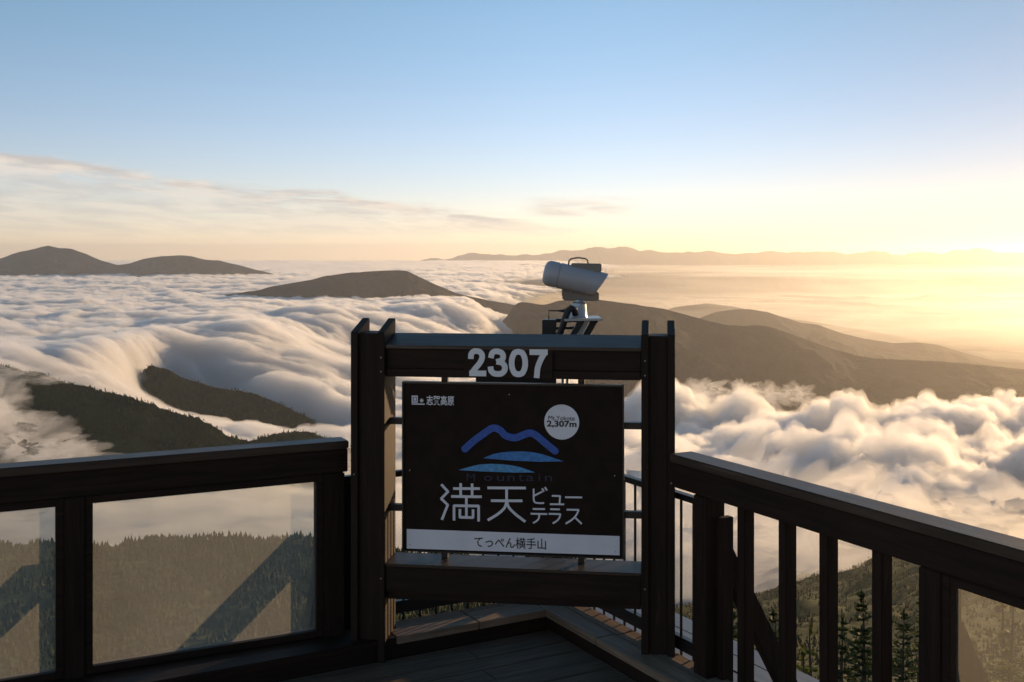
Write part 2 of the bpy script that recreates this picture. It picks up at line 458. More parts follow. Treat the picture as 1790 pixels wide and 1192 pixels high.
# dark spur that shows through the falling cloud
sil = [(150,700),(225,668),(262,640),(285,642),(320,660),(350,668),(380,679),(420,682),(450,690),(480,702),(515,718),(560,740),(640,790)]
HILL_B = tag(ridge('hill', sil, 2900, 420, 420, -640, M_hill, nx=500, nv=160, seed=8.0, rough=0.09, fine=5.0), kind='structure')

# ------------------------------------------------------------------ slope falling away below the terrace
COLS = [-900, -200, 100, 350, 560, 760, 1000, 1250, 1450, 1560, 1700, 1900, 2600]
DIST = [3, 8, 20, 60, 150, 300, 450, 620, 800, 1100, 1400, 1800]
ROWS = {  # photo row at which the ground would show, for each distance
    -900: [1560, 1500, 1440, 1390, 1330, 1180, 1010, 900, 960, 1080, 1240, 1400],
    -200: [1560, 1500, 1440, 1390, 1330, 1190, 1030, 928, 1000, 1120, 1280, 1400],
     100: [1560, 1500, 1440, 1390, 1330, 1190, 1035, 950, 1010, 1130, 1280, 1400],
     350: [1560, 1500, 1440, 1390, 1330, 1180, 1025, 947, 1000, 1120, 1280, 1400],
     560: [1560, 1500, 1440, 1390, 1330, 1180, 1025, 938, 1000, 1120, 1280, 1400],
     760: [1560, 1500, 1440, 1390, 1330, 1190, 1050, 970, 1010, 1120, 1260, 1400],
    1000: [1560, 1490, 1420, 1370, 1310, 1210, 1120, 1060, 1060, 1120, 1200, 1300],
    1250: [1560, 1480, 1400, 1340, 1280, 1220, 1160, 1110, 1080, 1060, 1060, 1130],
    1450: [1560, 1480, 1390, 1330, 1260, 1200, 1150, 1100, 1060, 1020, 1000, 1060],
    1560: [1560, 1480, 1390, 1320, 1250, 1190, 1140, 1090, 1040, 985, 975, 1040],
    1700: [1560, 1480, 1390, 1320, 1240, 1180, 1120, 1070, 1010, 960, 955, 1030],
    1900: [1560, 1480, 1390, 1320, 1240, 1170, 1110, 1060, 1000, 960, 960, 1030],
    2600: [1560, 1480, 1390, 1320, 1240, 1170, 1110, 1060, 1000, 960, 960, 1030]}
TAB = np.array([ROWS[c] for c in COLS], float)
_LD = np.log(DIST)
def cubic_w(t): return t*t*(3-2*t)
def slope_z(X, Y):
    px = np.clip(CX + F*X/Y, COLS[0], COLS[-1]-1e-3); ld = np.clip(np.log(np.maximum(Y, 3.0)), _LD[0], _LD[-1]-1e-6)
    ci = np.clip(np.searchsorted(COLS, px, 'right')-1, 0, len(COLS)-2); di = np.clip(np.searchsorted(_LD, ld, 'right')-1, 0, len(DIST)-2)
    ca = np.array(COLS, float)
    tx = cubic_w((px-ca[ci])/(ca[ci+1]-ca[ci])); td = (ld-_LD[di])/(_LD[di+1]-_LD[di])
    a = TAB[ci, di]*(1-tx)+TAB[ci+1, di]*tx; b = TAB[ci, di+1]*(1-tx)+TAB[ci+1, di+1]*tx
    row = a*(1-td)+b*td
    z = EYE - (row-HY)*Y/F
    z = z + np.minimum(Y*0.012, 9)*fbm(X/60.0, Y/60.0, oct=4) + np.minimum(Y*0.004, 1.2)*fbm(X/7.0, Y/7.0, oct=3)
    return z
X, Y = polar(3.0, 1780, 420, 520, R(-40), R(40))
o = link('slope', grid_mesh('slope', X, Y, slope_z(X, Y)), M_ground, smooth=True)
tag(o, kind='structure')

#@@CLOUDS
# ================================================================== sea of clouds
def poly_dist(X, Y, pts):
    """signed distance to a polyline (positive on its right-hand side when walking along it) and the length walked"""
    best = np.full(X.shape, 1e12); sd = np.zeros(X.shape); arc = np.zeros(X.shape); run = 0.0
    for (x0, y0), (x1, y1) in zip(pts[:-1], pts[1:]):
        dx, dy = x1-x0, y1-y0; l = math.hypot(dx, dy)
        t = np.clip(((X-x0)*dx + (Y-y0)*dy)/l**2, 0, 1)
        qx, qy = X-(x0+t*dx), Y-(y0+t*dy)
        d2 = qx*qx + qy*qy
        side = np.sign(dy*qx - dx*qy)
        m = d2 < best
        best = np.where(m, d2, best); sd = np.where(m, side*np.sqrt(d2), sd); arc = np.where(m, run + t*l, arc)
        run += l
    return sd, arc

CREST = [(-1900,900),(-1250,2100),(-1130,2450),(-1030,2900),(-960,3300),(-960,3900),(-760,4450),(-430,4900),(-90,5250),(100,5700)]
# outline of the cloud sheet on the side of the dark mountain: cloud lies to its left
EDGE = [(9000,2500),(3600,3150),(2300,3050),(1700,2950),(1300,3050),(1000,2850),(760,2700),(560,2950),(380,3200),(230,3550),(100,4100),(20,4700),(0,5300),(60,6400),(250,8800),(500,12000),(1000,18000),(1800,30000),(2400,40000)]
NEAR = [(-2600,1350),(-1200,1420),(-300,1500),(200,1480),(500,1500),(900,1560),(1500,1500),(2600,1500),(9000,1500)]

X, Y = polar(1250, 30000, 900, 1250)
dc, ac = poly_dist(X, Y, CREST)
dc = dc + 120*fbm(X/700, Y/700, 2.2, oct=3)
de, ae = poly_dist(X, Y, EDGE)            # negative = beyond the sheet's edge
de = -de
dn, an = poly_dist(X, Y, NEAR)            # cloud lies beyond this line
dn = -dn
far = smooth(5000, 12000, Y)
de_n = de + (160*fbm(X/420, Y/420, 7.7, oct=5))*(1-far) + far*1500*fbm(X/6000, Y/2500, 7.7, oct=4)
dn_n = dn + 190*fbm(X/380, Y/380, 9.1, oct=5)
PLATEAU, LOWER = -252.0, -415.0
drop = smooth(-80, 880, dc)**0.8
H = PLATEAU + (LOWER-PLATEAU)*drop - 50*np.exp(-((Y-7600)/1900)**2) - 4*far
# long rounded swells on the plateau
sw = (1-drop)
H = H + sw*(26*fbm(X/620, Y/420, 0.5, oct=3) + 26*(billow(X/420, Y/300, 1.5, oct=4)-0.4)) *(1-0.6*far) + far*22*fbm(X/1900, Y/1500, oct=4)
# drawn-out streaks where the cloud pours over the ridge
fl = smooth(-500, 150, dc)*(1-smooth(900, 1500, dc))
wx, wy = 160*fbm(X/500, Y/500, 3.1, oct=3), 160*fbm(X/500, Y/500, 8.8, oct=3)
H = H + fl*(20*fbm((ac+wx)/170, (dc+wy)/1100, 4.0, oct=5, gain=0.6) + 24*fbm(X/330, Y/330, 1.2, oct=4) + 20*np.exp(-((dc-60)/220)**2))
# hollow where the dark spur shows through
sd_, sa_ = poly_dist(X, Y, [(-970, 2960), (-810, 2830), (-610, 2740), (-490, 2700)])
H = H - (195 + 90*fbm(X/160, Y/160, 3.3, oct=4))*np.exp(-(sd_/170)**2)*smooth(-1050, -900, X)*(1-smooth(-500, -330, X))
# heaped cumulus on the lower sheet, higher towards the right
heap = smooth(-300, 700, X)*smooth(700, 1300, dc)
bil = billow(X/520+5, Y/470+5, 2.0, oct=4, gain=0.45)
H = H + smooth(600, 1300, dc)*(18*fbm(X/300, Y/300, 6.6, oct=4)) + heap*(26 + (bil-0.38)*120 + 55*fbm(X/420, Y/380, 12.0, oct=5, gain=0.55))
m_e = smooth(-20, 330, de_n/(1+3.0*far)); m_n = smooth(-30, 420, dn_n)
mask = m_e*m_n
H = H - 150*(1-0.8*far)*(1-m_e)**2 - 90*(1-m_n)**2
# small round puffs pushed out along the surface normal
def normals(X, Y, H):
    P = np.stack([X, Y, H], -1)
    a = np.gradient(P, axis=1); b = np.gradient(P, axis=0)
    n = np.cross(a, b); n /= np.linalg.norm(n, axis=-1, keepdims=True)
    return n*np.sign(n[..., 2:3])
nn = normals(X, Y, H)
puff = billow(X/190 + 0.4*perlin(X/90, Y/90), Y/190, H/130, oct=3, gain=0.5)-0.35
finep = 0.35*(billow(X/75, Y/75, H/60, oct=4, gain=0.6)-0.35) + 0.5*fbm(X/120, Y/120, H/90+4, oct=5, gain=0.6)
amp = (9 + 9*sw) + heap*42
amp = amp*(1-0.45*fl)
puff = puff*(1-0.5*fl) + fl*1.7*fbm((ac+0.5*wx)/75, (dc+wy)/800, 2.0, oct=5, gain=0.65)
Px, Py, Pz = X + nn[..., 0]*puff*amp, Y + nn[..., 1]*puff*amp, H + nn[..., 2]*puff*amp + finep*(amp + 9*(1-heap)*(1-0.6*fl))
THICK = 85 + 40*far
keep = (mask[:-1, :-1] + mask[1:, :-1] + mask[:-1, 1:] + mask[1:, 1:]) > 0
r, c = X.shape
idx = np.arange(r*c).reshape(r, c)
q = np.stack([idx[:-1, :-1], idx[:-1, 1:], idx[1:, 1:], idx[1:, :-1]], -1).reshape(-1, 4)
nV = r*c
remap = np.zeros(2*nV, np.int64)
def sheet(name, Zt, Zb, keep, mat, parent=None):
    """a closed layer between two height fields"""
    co_t = np.stack([Px, Py, Zt], -1).reshape(-1, 3); co_b = np.stack([Px, Py, Zb], -1).reshape(-1, 3)
    qk = q[keep.reshape(-1)]
    e = np.concatenate([qk[:, [0, 1]], qk[:, [1, 2]], qk[:, [2, 3]], qk[:, [3, 0]]])
    es = np.sort(e, 1); key = es[:, 0].astype(np.int64)*nV + es[:, 1]
    _, inv, cnt = np.unique(key, return_inverse=True, return_counts=True)
    oe = e[cnt[inv] == 1]
    walls = np.stack([oe[:, 1], oe[:, 0], oe[:, 0]+nV, oe[:, 1]+nV], -1)
    co = np.concatenate([co_t, co_b]); quads = np.concatenate([qk, qk[:, ::-1]+nV, walls])
    used = np.unique(quads); remap[used] = np.arange(len(used))
    return link(name, raw_mesh(name, co[used], remap[quads]), mat, parent, smooth=True)
taper = np.clip(mask*1.6, 0, 1)
clouds = sheet('clouds', Pz, Pz - THICK*taper, keep, M_cloud)
tag(clouds, 'sea of sunlit cloud filling the valleys and pouring over the ridge', 'clouds', kind='stuff')
# a thinner, ragged veil over the dense cloud
rag = 0.45 + 0.9*fbm(X/95, Y/110, H/80, oct=5, gain=0.58) + fl*0.5*fbm((ac+0.5*wx)/45, (dc+wy)/330, 5.0, oct=4, gain=0.6)
lift = np.maximum(rag, 0.02)*(6 + 9*heap + 8*far)*taper
M_veil = volume_mat('thin cloud veil', 1/70.0, (0.995, 0.995, 0.995), 0.55)
sheet('cloud_veil', Pz + lift, Pz - 0.5*taper, keep, M_veil, clouds)
ck = (mask[:-1, :-1] + mask[1:, :-1] + mask[:-1, 1:] + mask[1:, 1:]) > 2.6
qc = q[ck.reshape(-1)]
cc = np.stack([Px, Py, Pz - THICK - 3.0], -1).reshape(-1, 3)
used = np.unique(qc); remap[used] = np.arange(len(used))
link('dense_cloud', raw_mesh('dense_cloud', cc[used], remap[qc]), M_core, clouds, smooth=True)

# ragged mist: loose lumps of thin cloud
M_mist = volume_mat('thin mist', 1/75.0, (0.985, 0.985, 0.985), 0.35)
def mist(name, label, lumps, seed, mat=None):
    g = random.Random(seed)
    V, Q, base = [], [], 0
    nu, nv = 96, 48
    th = np.linspace(0, 2*np.pi, nu, endpoint=False)[None, :]; ph = np.linspace(0.001, np.pi-0.001, nv)[:, None]
    sx, sy, sz = np.sin(ph)*np.cos(th), np.sin(ph)*np.sin(th), np.cos(ph)+0*th
    for (px_, py_, Y_, rx, ry, rz_) in lumps:
        c = at(px_, py_, Y_); o = g.uniform(0, 90)
        k = 1 + 0.85*fbm(sx*1.5+o, sy*1.5, sz*1.5+o, oct=6, gain=0.62)
        k = np.maximum(k, 0.3)
        V.append(np.stack([c.x+sx*rx*k, c.y+sy*ry*k, c.z+sz*rz_*k], -1).reshape(-1, 3))
        idx = base + np.arange(nu*nv).reshape(nv, nu); nx_ = np.roll(idx, -1, 1)
        Q.append(np.stack([idx[:-1], idx[1:], nx_[1:], nx_[:-1]], -1).reshape(-1, 4)); base += nu*nv
        Q.append(np.array([[idx[0, i], idx[0, i+1], idx[0, nu-2-i], idx[0, nu-1-i]] for i in range(nu//2-1)]))
        Q.append(np.array([[idx[-1, i+1], idx[-1, i], idx[-1, nu-1-i], idx[-1, nu-2-i]] for i in range(nu//2-1)]))
    o = link(name, raw_mesh(name, np.concatenate(V), np.concatenate(Q)), mat or M_mist, smooth=True)
    tag(o, label, 'mist', kind='stuff')
mist('mist', 'ragged mist drifting up the flank of the near left hill', [
    (40, 780, 1650, 60, 60, 30), (110, 800, 1600, 55, 50, 20), (-60, 740, 1650, 80, 60, 44), (-10, 700, 1780, 40, 40, 34),
    (-150, 700, 1700, 80, 60, 60), (20, 650, 2030, 60, 50, 12), (90, 662, 2010, 45, 40, 7), (-60, 640, 2040, 90, 60, 20), (-250, 700, 1750, 100, 70, 70)], 3)
mist('mist', 'golden lit bank of mist behind the wooded spur below the left railing', [
    (230, 900, 1000, 170, 150, 24), (360, 892, 1050, 180, 150, 28), (480, 886, 1050, 170, 150, 30), (580, 884, 1050, 170, 150, 28), (60, 905, 1000, 170, 150, 22), (420, 905, 950, 150, 120, 16)], 21,
    volume_mat('bright mist', 1/120.0, (1.0, 0.99, 0.97), 0.55))
mist('mist', 'luminous low haze filling the far right valley', [
    (1500, 590, 13500, 6500, 4200, 420), (1950, 580, 14500, 6500, 4500, 420), (1150, 570, 16500, 4500, 4500, 420), (1600, 530, 20000, 7000, 3500, 400)], 31,
    volume_mat('valley haze', 1/7500.0, (0.99, 0.96, 0.92), 0.62))
mist('mist', 'golden wisps of cloud rising in front of the dark mountain', [
    (1215, 690, 3050, 90, 80, 34), (1290, 690, 3050, 70, 60, 30), (1350, 695, 3000, 55, 50, 30), (1395, 690, 3000, 38, 40, 24), (1250, 720, 2950, 100, 80, 40), (1450, 735, 2900, 70, 60, 26)], 6)
mist('mist', 'thin mist hanging below the cloud over the right hand valley', [
    (1320, 960, 1450, 160, 120, 90), (1480, 985, 1380, 150, 110, 70), (1220, 960, 1500, 150, 120, 110), (1620, 965, 1400, 180, 120, 60), (1800, 955, 1400, 180, 120, 60)], 9,
    volume_mat('valley mist', 1/170.0, (0.99, 0.99, 0.99), 0.55))

mist('mist', 'pale layer of far cloud along the foot of the distant range', [
    (1500, 474, 19000, 5200, 2600, 75), (1150, 470, 21000, 3600, 2500, 60), (1900, 476, 18000, 5200, 2500, 75), (800, 468, 22000, 3000, 2500, 50)], 12,
    volume_mat('far cloud layer', 1/4200.0, (0.99, 0.98, 0.96), 0.45))

#@@FOREGROUND
# ================================================================== terrace
class Line:
    """a vertical plane through the terrace edge: u runs along it, n points outward"""
    def __init__(s, P, u):
        s.P = Vector((P[0], P[1], 0)); s.u = Vector((u[0], u[1], 0)).normalized(); s.rz = math.atan2(s.u.y, s.u.x)
        s.n = Vector((-s.u.y, s.u.x, 0))
    def t(s, px, n=0.0):
        k = (px-CX)/F; Q = s.P + s.n*n
        return (k*Q.y - Q.x)/(s.u.x - k*s.u.y)
    def z(s, px, py, n=0.0):
        Y = (s.P + s.n*n + s.u*s.t(px, n)).y
        return EYE - (py-HY)*Y/F

# left railing: u to the right, n away from the viewer; right railing: u away from the viewer, n to the inside
LR = Line((-1.936, 4.111), (0.8956, 0.4449))
RR = Line((0.663, 4.376), (-0.468, 0.884))      # its n points to the inside, so outward is -n
LK = Line((-0.5164, 4.673), (0.8786, 0.4776))   # inner edge of the left kerb
RK = Line((0.159, 5.04), (-0.4843, 0.8749))     # inner edge of the right kerb, starting at the corner
RAILZ = 0.93

def deck_boards():
    # the floor: boards parallel to the left kerb, gaps left open over a dark base
    mb = MB()
    w, g = 0.118, 0.006
    i = 0
    n = -3.6
    while n < -0.001:
        n1 = min(n + w, -0.001)
        x = -4.2 - (i*0.83) % 1.7
        while x < 0.80:
            x1 = min(x + 2.4, 0.80)
            mb.box(x, x1-0.004, n, n1-g, -0.028, 0.0 + 0.0012*((i*7) % 3))
            x = x1
        n += w; i += 1
    o = mb.build('deck', M_deck, bevel=0.0015)
    o.location = LK.P; o.rotation_euler = (0, 0, LK.rz)
    tag(o, kind='structure')
    mb = MB(); mb.box(-4.4, 0.82, -3.7, 0.19, -0.20, -0.034)
    o = mb.build('deck_base', M_black); o.location = LK.P; o.rotation_euler = (0, 0, LK.rz); tag(o, kind='structure')
deck_boards()

def kerb(line, x0, x1, sgn, label, cut, painted=-99):
    """two weathered boards laid on a dark upstand"""
    root = empty('kerb', line.P, line.rz)
    tag(root, label, 'kerb', 'timber kerbs round the terrace floor')
    s = sgn
    def bx(mb, a, b, z0, z1, x0=x0, x1=x1):
        mb.box(x0, x1, min(s*a, s*b), max(s*a, s*b), z0, z1)
    for a, b, z in ((-0.004, 0.098, 0.090), (0.104, 0.205, 0.086)):
        x = x0; k = 0
        segs = sorted([x0] + [c for c in cut if x0 < c < x1] + [x1])
        mb = MB()
        dark = MB()
        for p, q in zip(segs[:-1], segs[1:]):
            bx(dark if q <= painted + 0.001 else mb, a, b, z-0.032, z, p + 0.002, q - 0.002)  # boards up to this limit take the darker brown timber
        mb.build('kerb_board', M_kerb, root, bevel=0.003)
        if painted > x0: dark.build('kerb_board', M_wood_x, root, bevel=0.003)
        else: dark.bm.free()
    mb = MB(); bx(mb, 0.006, 0.195, -0.18, 0.056)
    mb.build('upstand', M_wood_x, root)
    return root
kerb(LK, -4.2, (RK.P-LK.P).dot(LK.u) + 0.0, 1, 'grey board kerb on a dark upstand running behind the left post of the sign frame', (-1.6, 0.02, 0.42), painted=0.02)
kerb(RK, -3.4, 0.205, -1, 'brown grey board kerb under the slatted railing at right', (-2.2, -0.42))

# ------------------------------------------------------------------ railings
def glass_bay(root, t0, t1, sgn, z0=0.118, z1=0.760, npos=0.045, mat=None):
    """a timber frame round a glass pane between two posts"""
    f = 0.03
    def bx(mb, x0, x1, za, zb, d0=0.02, d1=0.07):
        mb.box(x0, x1, min(sgn*d0, sgn*d1), max(sgn*d0, sgn*d1), za, zb)
    mb = MB()
    bx(mb, t0, t0+f, z0-f, z1+f); bx(mb, t1-f, t1, z0-f, z1+f)
    bx(mb, t0+f, t1-f, z1, z1+f); bx(mb, t0+f, t1-f, z0-f, z0)
    fr = mb.build('pane_frame', M_wood_x, root, bevel=0.002)
    mb = MB(); y = sgn*npos
    mb.poly([(t0+f-0.004, y, z0-0.004), (t1-f+0.004, y, z0-0.004), (t1-f+0.004, y, z1+0.004), (t0+f-0.004, y, z1+0.004)], [(0, 1, 2, 3)])
    mb.build('glass_pane', mat or M_glass, fr)

def rail_top(root, x0, x1, sgn):
    def bx(mb, d0, d1, za, zb, a=x0, b=x1):
        mb.box(a, b, min(sgn*d0, sgn*d1), max(sgn*d0, sgn*d1), za, zb)
    mb = MB(); bx(mb, 0.0, 0.112, RAILZ-0.034, RAILZ); mb.build('handrail', M_cap, root, bevel=0.004)
    mb = MB(); bx(mb, 0.014, 0.098, RAILZ-0.137, RAILZ-0.037); mb.build('rail_board', M_wood_x, root, bevel=0.003)

def brace(root, u, sgn, top=0.545, out=0.078, run=0.60, w=0.055):
    mb = MB(); mb.bar((u, sgn*out, top), (u, sgn*(out+run*0.66), top-run*1.16), w, 0.075, up=(0, sgn, 0.5))
    mb.build('brace', M_wood_z, root)

PZ = RAILZ - 0.14
# left: glass panes between posts
root = empty('glass_railing', LR.P, LR.rz)
tag(root, 'dark timber railing with dusty glass panes to the left of the sign', 'railing', 'timber railings round the terrace')
tA0, tA1 = LR.t(113), LR.t(149)            # post between the two panes
tE0, tE1 = LR.t(568), LR.t(604)            # end post beside the sign frame
pitch = tE0 - tA0
posts = [(tA0 - 2*pitch, tA1 - 2*pitch), (tA0 - pitch, tA1 - pitch), (tA0, tA1), (tE0, tE1)]
rail_top(root, posts[0][0]-0.02, tE1 + 0.015, 1)
for a, b in posts:
    mb = MB(); mb.box(a, b, 0.010, 0.082, 0.0, PZ); mb.build('post', M_wood_z, root, bevel=0.003)
for (a0, a1), (b0, b1) in zip(posts[:-1], posts[1:]):
    glass_bay(root, a1, b0, 1)
    mb = MB(); mb.box(a1, b0, 0.016, 0.095, 0.0, 0.086); mb.build('bottom_rail', M_wood_x, root, bevel=0.003)
for a, b in posts:
    brace(root, (a+b)/2, 1)
# right: open slats, then a glass pane nearer the viewer
root = empty('slatted_railing', RR.P, RR.rz)
tag(root, 'dark timber railing with open upright slats to the right of the sign', 'railing', 'timber railings round the terrace')
p1 = RR.t(1212, -0.016); p2 = RR.t(1605, -0.016)
rail_top(root, -3.2, 0.05, -1)
pw = 0.085
post_u = [p1-pw, p2-pw, p2-pw-1.15]
for u0 in post_u:
    mb = MB(); mb.box(u0, u0+pw, -0.105, -0.016, 0.0, PZ); mb.build('post', M_wood_z, root, bevel=0.003)
mb = MB(); mb.box(post_u[0]-0.038, post_u[0]-0.002, -0.118, -0.060, 0.0, 0.715); mb.build('post_batten', M_wood_z, root, bevel=0.003)
for px_ in (1288, 1360, 1431, 1523):
    u = RR.t(px_, -0.03)
    mb = MB(); mb.box(u-0.045, u, -0.078, -0.030, 0.0, PZ); mb.build('slat', M_wood_z, root, bevel=0.003)
glass_bay(root, post_u[2]+pw, post_u[1], -1, mat=M_glass_clean)
mb = MB(); mb.box(post_u[2]+pw, post_u[1], -0.095, -0.016, 0.0, 0.086); mb.build('bottom_rail', M_wood_x, root, bevel=0.003)
for u0 in post_u[:2]:
    brace(root, u0+pw/2, -1, top=0.60, out=0.100)

# ------------------------------------------------------------------ black steel fences just outside the kerbs
FZ = 0.75
C_out = None
def fence_pts():
    nl, nr = 4.62, 2.80
    a = Vector((-0.477, 0.879)); b = Vector((0.875, 0.484)); d = a.x*b.y - a.y*b.x
    return Vector(((nl*b.y - a.y*nr)/d, (a.x*nr - nl*b.x)/d, 0))
FC = fence_pts()
def fence(rz, length, label, first):
    root = empty('steel_fence', FC, rz)
    tag(root, label, 'fence', 'black steel fences outside the kerb')
    mb = MB(); mb.box(0.0, length, -0.018, 0.018, FZ-0.026, FZ); mb.build('top_rail', M_black, root, bevel=0.003)
    mb = MB(); mb.box(0.02, length, -0.014, 0.014, 0.100, 0.155); mb.build('bottom_rail', M_black, root, bevel=0.002)
    for x in ([0.0] if first else []) + [length-0.03]:
        mb = MB(); mb.box(x-0.015, x+0.022, -0.019, 0.019, -0.10, FZ-0.0275); mb.build('post', M_black, root, bevel=0.002)
    x = 0.085
    proto = None
    while x < length-0.05:
        if proto is None:
            mb = MB(); mb.tube([(0, 0, 0.04), (0, 0, FZ-0.027)], 0.0058, 8); proto = mb.build('baluster', M_black, root, smooth=False); ob = proto
        else:
            ob = proto.copy(); COL.objects.link(ob); ob.parent = root
        ob.location = (x, 0, 0); x += 0.082
    return root
fence(math.atan2(-0.477, -0.879), 1.125, 'thin black steel baluster fence running left from the corner behind the sign', True)
fence(math.atan2(-0.875, 0.484), 1.165, 'thin black steel baluster fence running right from the corner behind the sign', False)

# plank ledge outside the right hand fence
root = empty('plank_ledge', (RK.P.x, RK.P.y, 0), RK.rz)
tag(root, 'blue grey weathered plank ledge outside the slatted railing', 'ledge')
for k in range(4):
    a = -0.265 - k*0.128
    mb = MB(); mb.box(-3.3, 0.55, a-0.122, a, -0.095, -0.052 - 0.002*(k % 2)); mb.build('plank', M_ledge, root, bevel=0.003)
mb = MB(); mb.box(-3.3, 0.55, -0.776, -0.30, -0.26, -0.098); mb.build('bearer', M_wood_x, root)

# ------------------------------------------------------------------ sign frame
FYAW = R(-7.6)
FR = Line((0.0, 4.55), (math.cos(FYAW), math.sin(FYAW)))
frame = empty('sign_frame', FR.P, FYAW)
tag(frame, 'tall dark timber frame of two posts and two beams standing in front of the corner', 'sign frame')
def frame_post(x0, x1, fins):
    d0, d1 = 0.0, 0.20
    ztop = 1.405
    mb = MB(); mb.box(fins[0][1], fins[1][0], 0.022, 0.175, 0.0, ztop-0.004)
    p = mb.build('post', M_wood_z, frame, bevel=0.003)
    for a, b in fins:
        mb = MB(); mb.prism([(d0, 0.0), (d1, 0.0), (d1, 1.452), (d1-0.012, 1.457), (d0, 1.408)], a, b, 'x')
        mb.build('side_board', M_wood_z, p, bevel=0.002)
xl0, xl1 = FR.t(613), FR.t(672)
xr0, xr1 = FR.t(1121), FR.t(1180)
fw = 0.030
frame_post(xl0, xl1, [(xl0, xl0+fw), (xl1-fw, xl1)])
frame_post(xr0, xr1, [(xr0, xr0+fw), (xr1-fw, xr1)])
# top beam: a board under a sloping cap
mb = MB(); mb.prism([(0.012, 1.352), (0.012, 1.338), (0.195, 1.338), (0.195, 1.392)], xl1+0.001, xr0-0.001, 'x'); mb.build('beam_cap', M_cap, frame, bevel=0.002)
mb = MB(); mb.box(xl1+0.001, xr0-0.001, 0.030, 0.178, 1.253, 1.336)
mb.box(xl1+0.001, xr0-0.001, 0.022, 0.185, 1.217, 1.251); mb.build('top_beam', M_wood_x, frame, bevel=0.003)
mb = MB(); mb.box(xl1+0.001, xr0-0.001, 0.010, 0.192, 0.409, 0.421); mb.build('bottom_beam_lit_top', M_cap, frame, bevel=0.003)  # thin paler layer on the beam; its lit top is put into the colour
mb = MB(); mb.box(xl1+0.001, xr0-0.001, 0.013, 0.186, 0.302, 0.407)
mb.box(xl1+0.001, xr0-0.001, 0.040, 0.160, 0.262, 0.300); mb.build('bottom_beam', M_wood_x, frame, bevel=0.003)

# lettering helpers ---------------------------------------------------
def text_mesh(body, size, bold=0.0, extrude=0.0, spacing=1.0, shear=0.0):
    cu = bpy.data.curves.new('lettering', 'FONT')
    cu.body = body; cu.size = size; cu.offset = bold; cu.extrude = extrude; cu.space_character = spacing; cu.shear = shear
    cu.align_x = 'LEFT'; cu.resolution_u = 6
    to = bpy.data.objects.new('lettering', cu); COL.objects.link(to)
    dg = bpy.context.evaluated_depsgraph_get(); dg.update()
    me = bpy.data.meshes.new_from_object(to.evaluated_get(dg))
    bpy.data.objects.remove(to); bpy.data.curves.remove(cu)
    return me
def fit_text(name, body, mat, parent, x0, x1, z0, z1, y, bold=0.0, extrude=0.001, spacing=1.0, shear=0.0, stretch=True):
    """upright lettering filling the given rectangle, facing the viewer"""
    me = text_mesh(body, 0.1, bold, extrude, spacing, shear)
    n = len(me.vertices); co = np.empty(n*3, np.float32); me.vertices.foreach_get('co', co); co = co.reshape(-1, 3)
    lo, hi = co.min(0), co.max(0)
    sx = (x1-x0)/(hi[0]-lo[0]); sz = (z1-z0)/(hi[1]-lo[1])
    X = x0 + (co[:, 0]-lo[0])*sx; Z = z0 + (co[:, 1]-lo[1])*sz; Y = y - co[:, 2]
    me.vertices.foreach_set('co', np.stack([X, Y, Z], -1).astype(np.float32).ravel()); me.update()
    return link(name, me, mat, parent)

def strokes(mb, lines, w, y0, y1, caps=False):
    """flat lettering strokes of constant width with round joints"""
    layer = 0
    for ln in lines:
        if caps:
            for (xa, za) in (ln[0], ln[-1]):
                mb.prism([(xa+math.cos(k*math.pi/8)*w/2, za+math.sin(k*math.pi/8)*w/2) for k in range(16)], y0+0.0002, y1, 'y')
        for (xa, za), (xb, zb) in zip(ln[:-1], ln[1:]):
            d = Vector((xb-xa, 0, zb-za)); l = d.length
            if l < 1e-9: continue
            d /= l; s = Vector((-d.z, 0, d.x))*w/2
            e = d*w*0.18
            a, b = Vector((xa, 0, za))-e, Vector((xb, 0, zb))+e
            yy = y0 - 0.00003*layer; layer += 1
            p = [a-s, b-s, b+s, a+s]
            mb.poly([(q.x, yy, q.z) for q in p] + [(q.x, y1, q.z) for q in p],
                    [(0, 1, 2, 3), (7, 6, 5, 4), (0, 4, 5, 1), (1, 5, 6, 2), (2, 6, 7, 3), (3, 7, 4, 0)])

def curve(pts, n=10):
    """smooth curve through points"""
    P = [Vector((p[0], p[1])) for p in pts]; out = []
    for i in range(len(P)-1):
        p0, p1, p2, p3 = P[max(i-1, 0)], P[i], P[i+1], P[min(i+2, len(P)-1)]
        for k in range(n):
            t = k/n
            out.append(0.5*((2*p1) + (p2-p0)*t + (2*p0-5*p1+4*p2-p3)*t*t + (3*p1-p0-3*p2+p3)*t**3))
    out.append(P[-1])
    return [(p.x, p.y) for p in out]
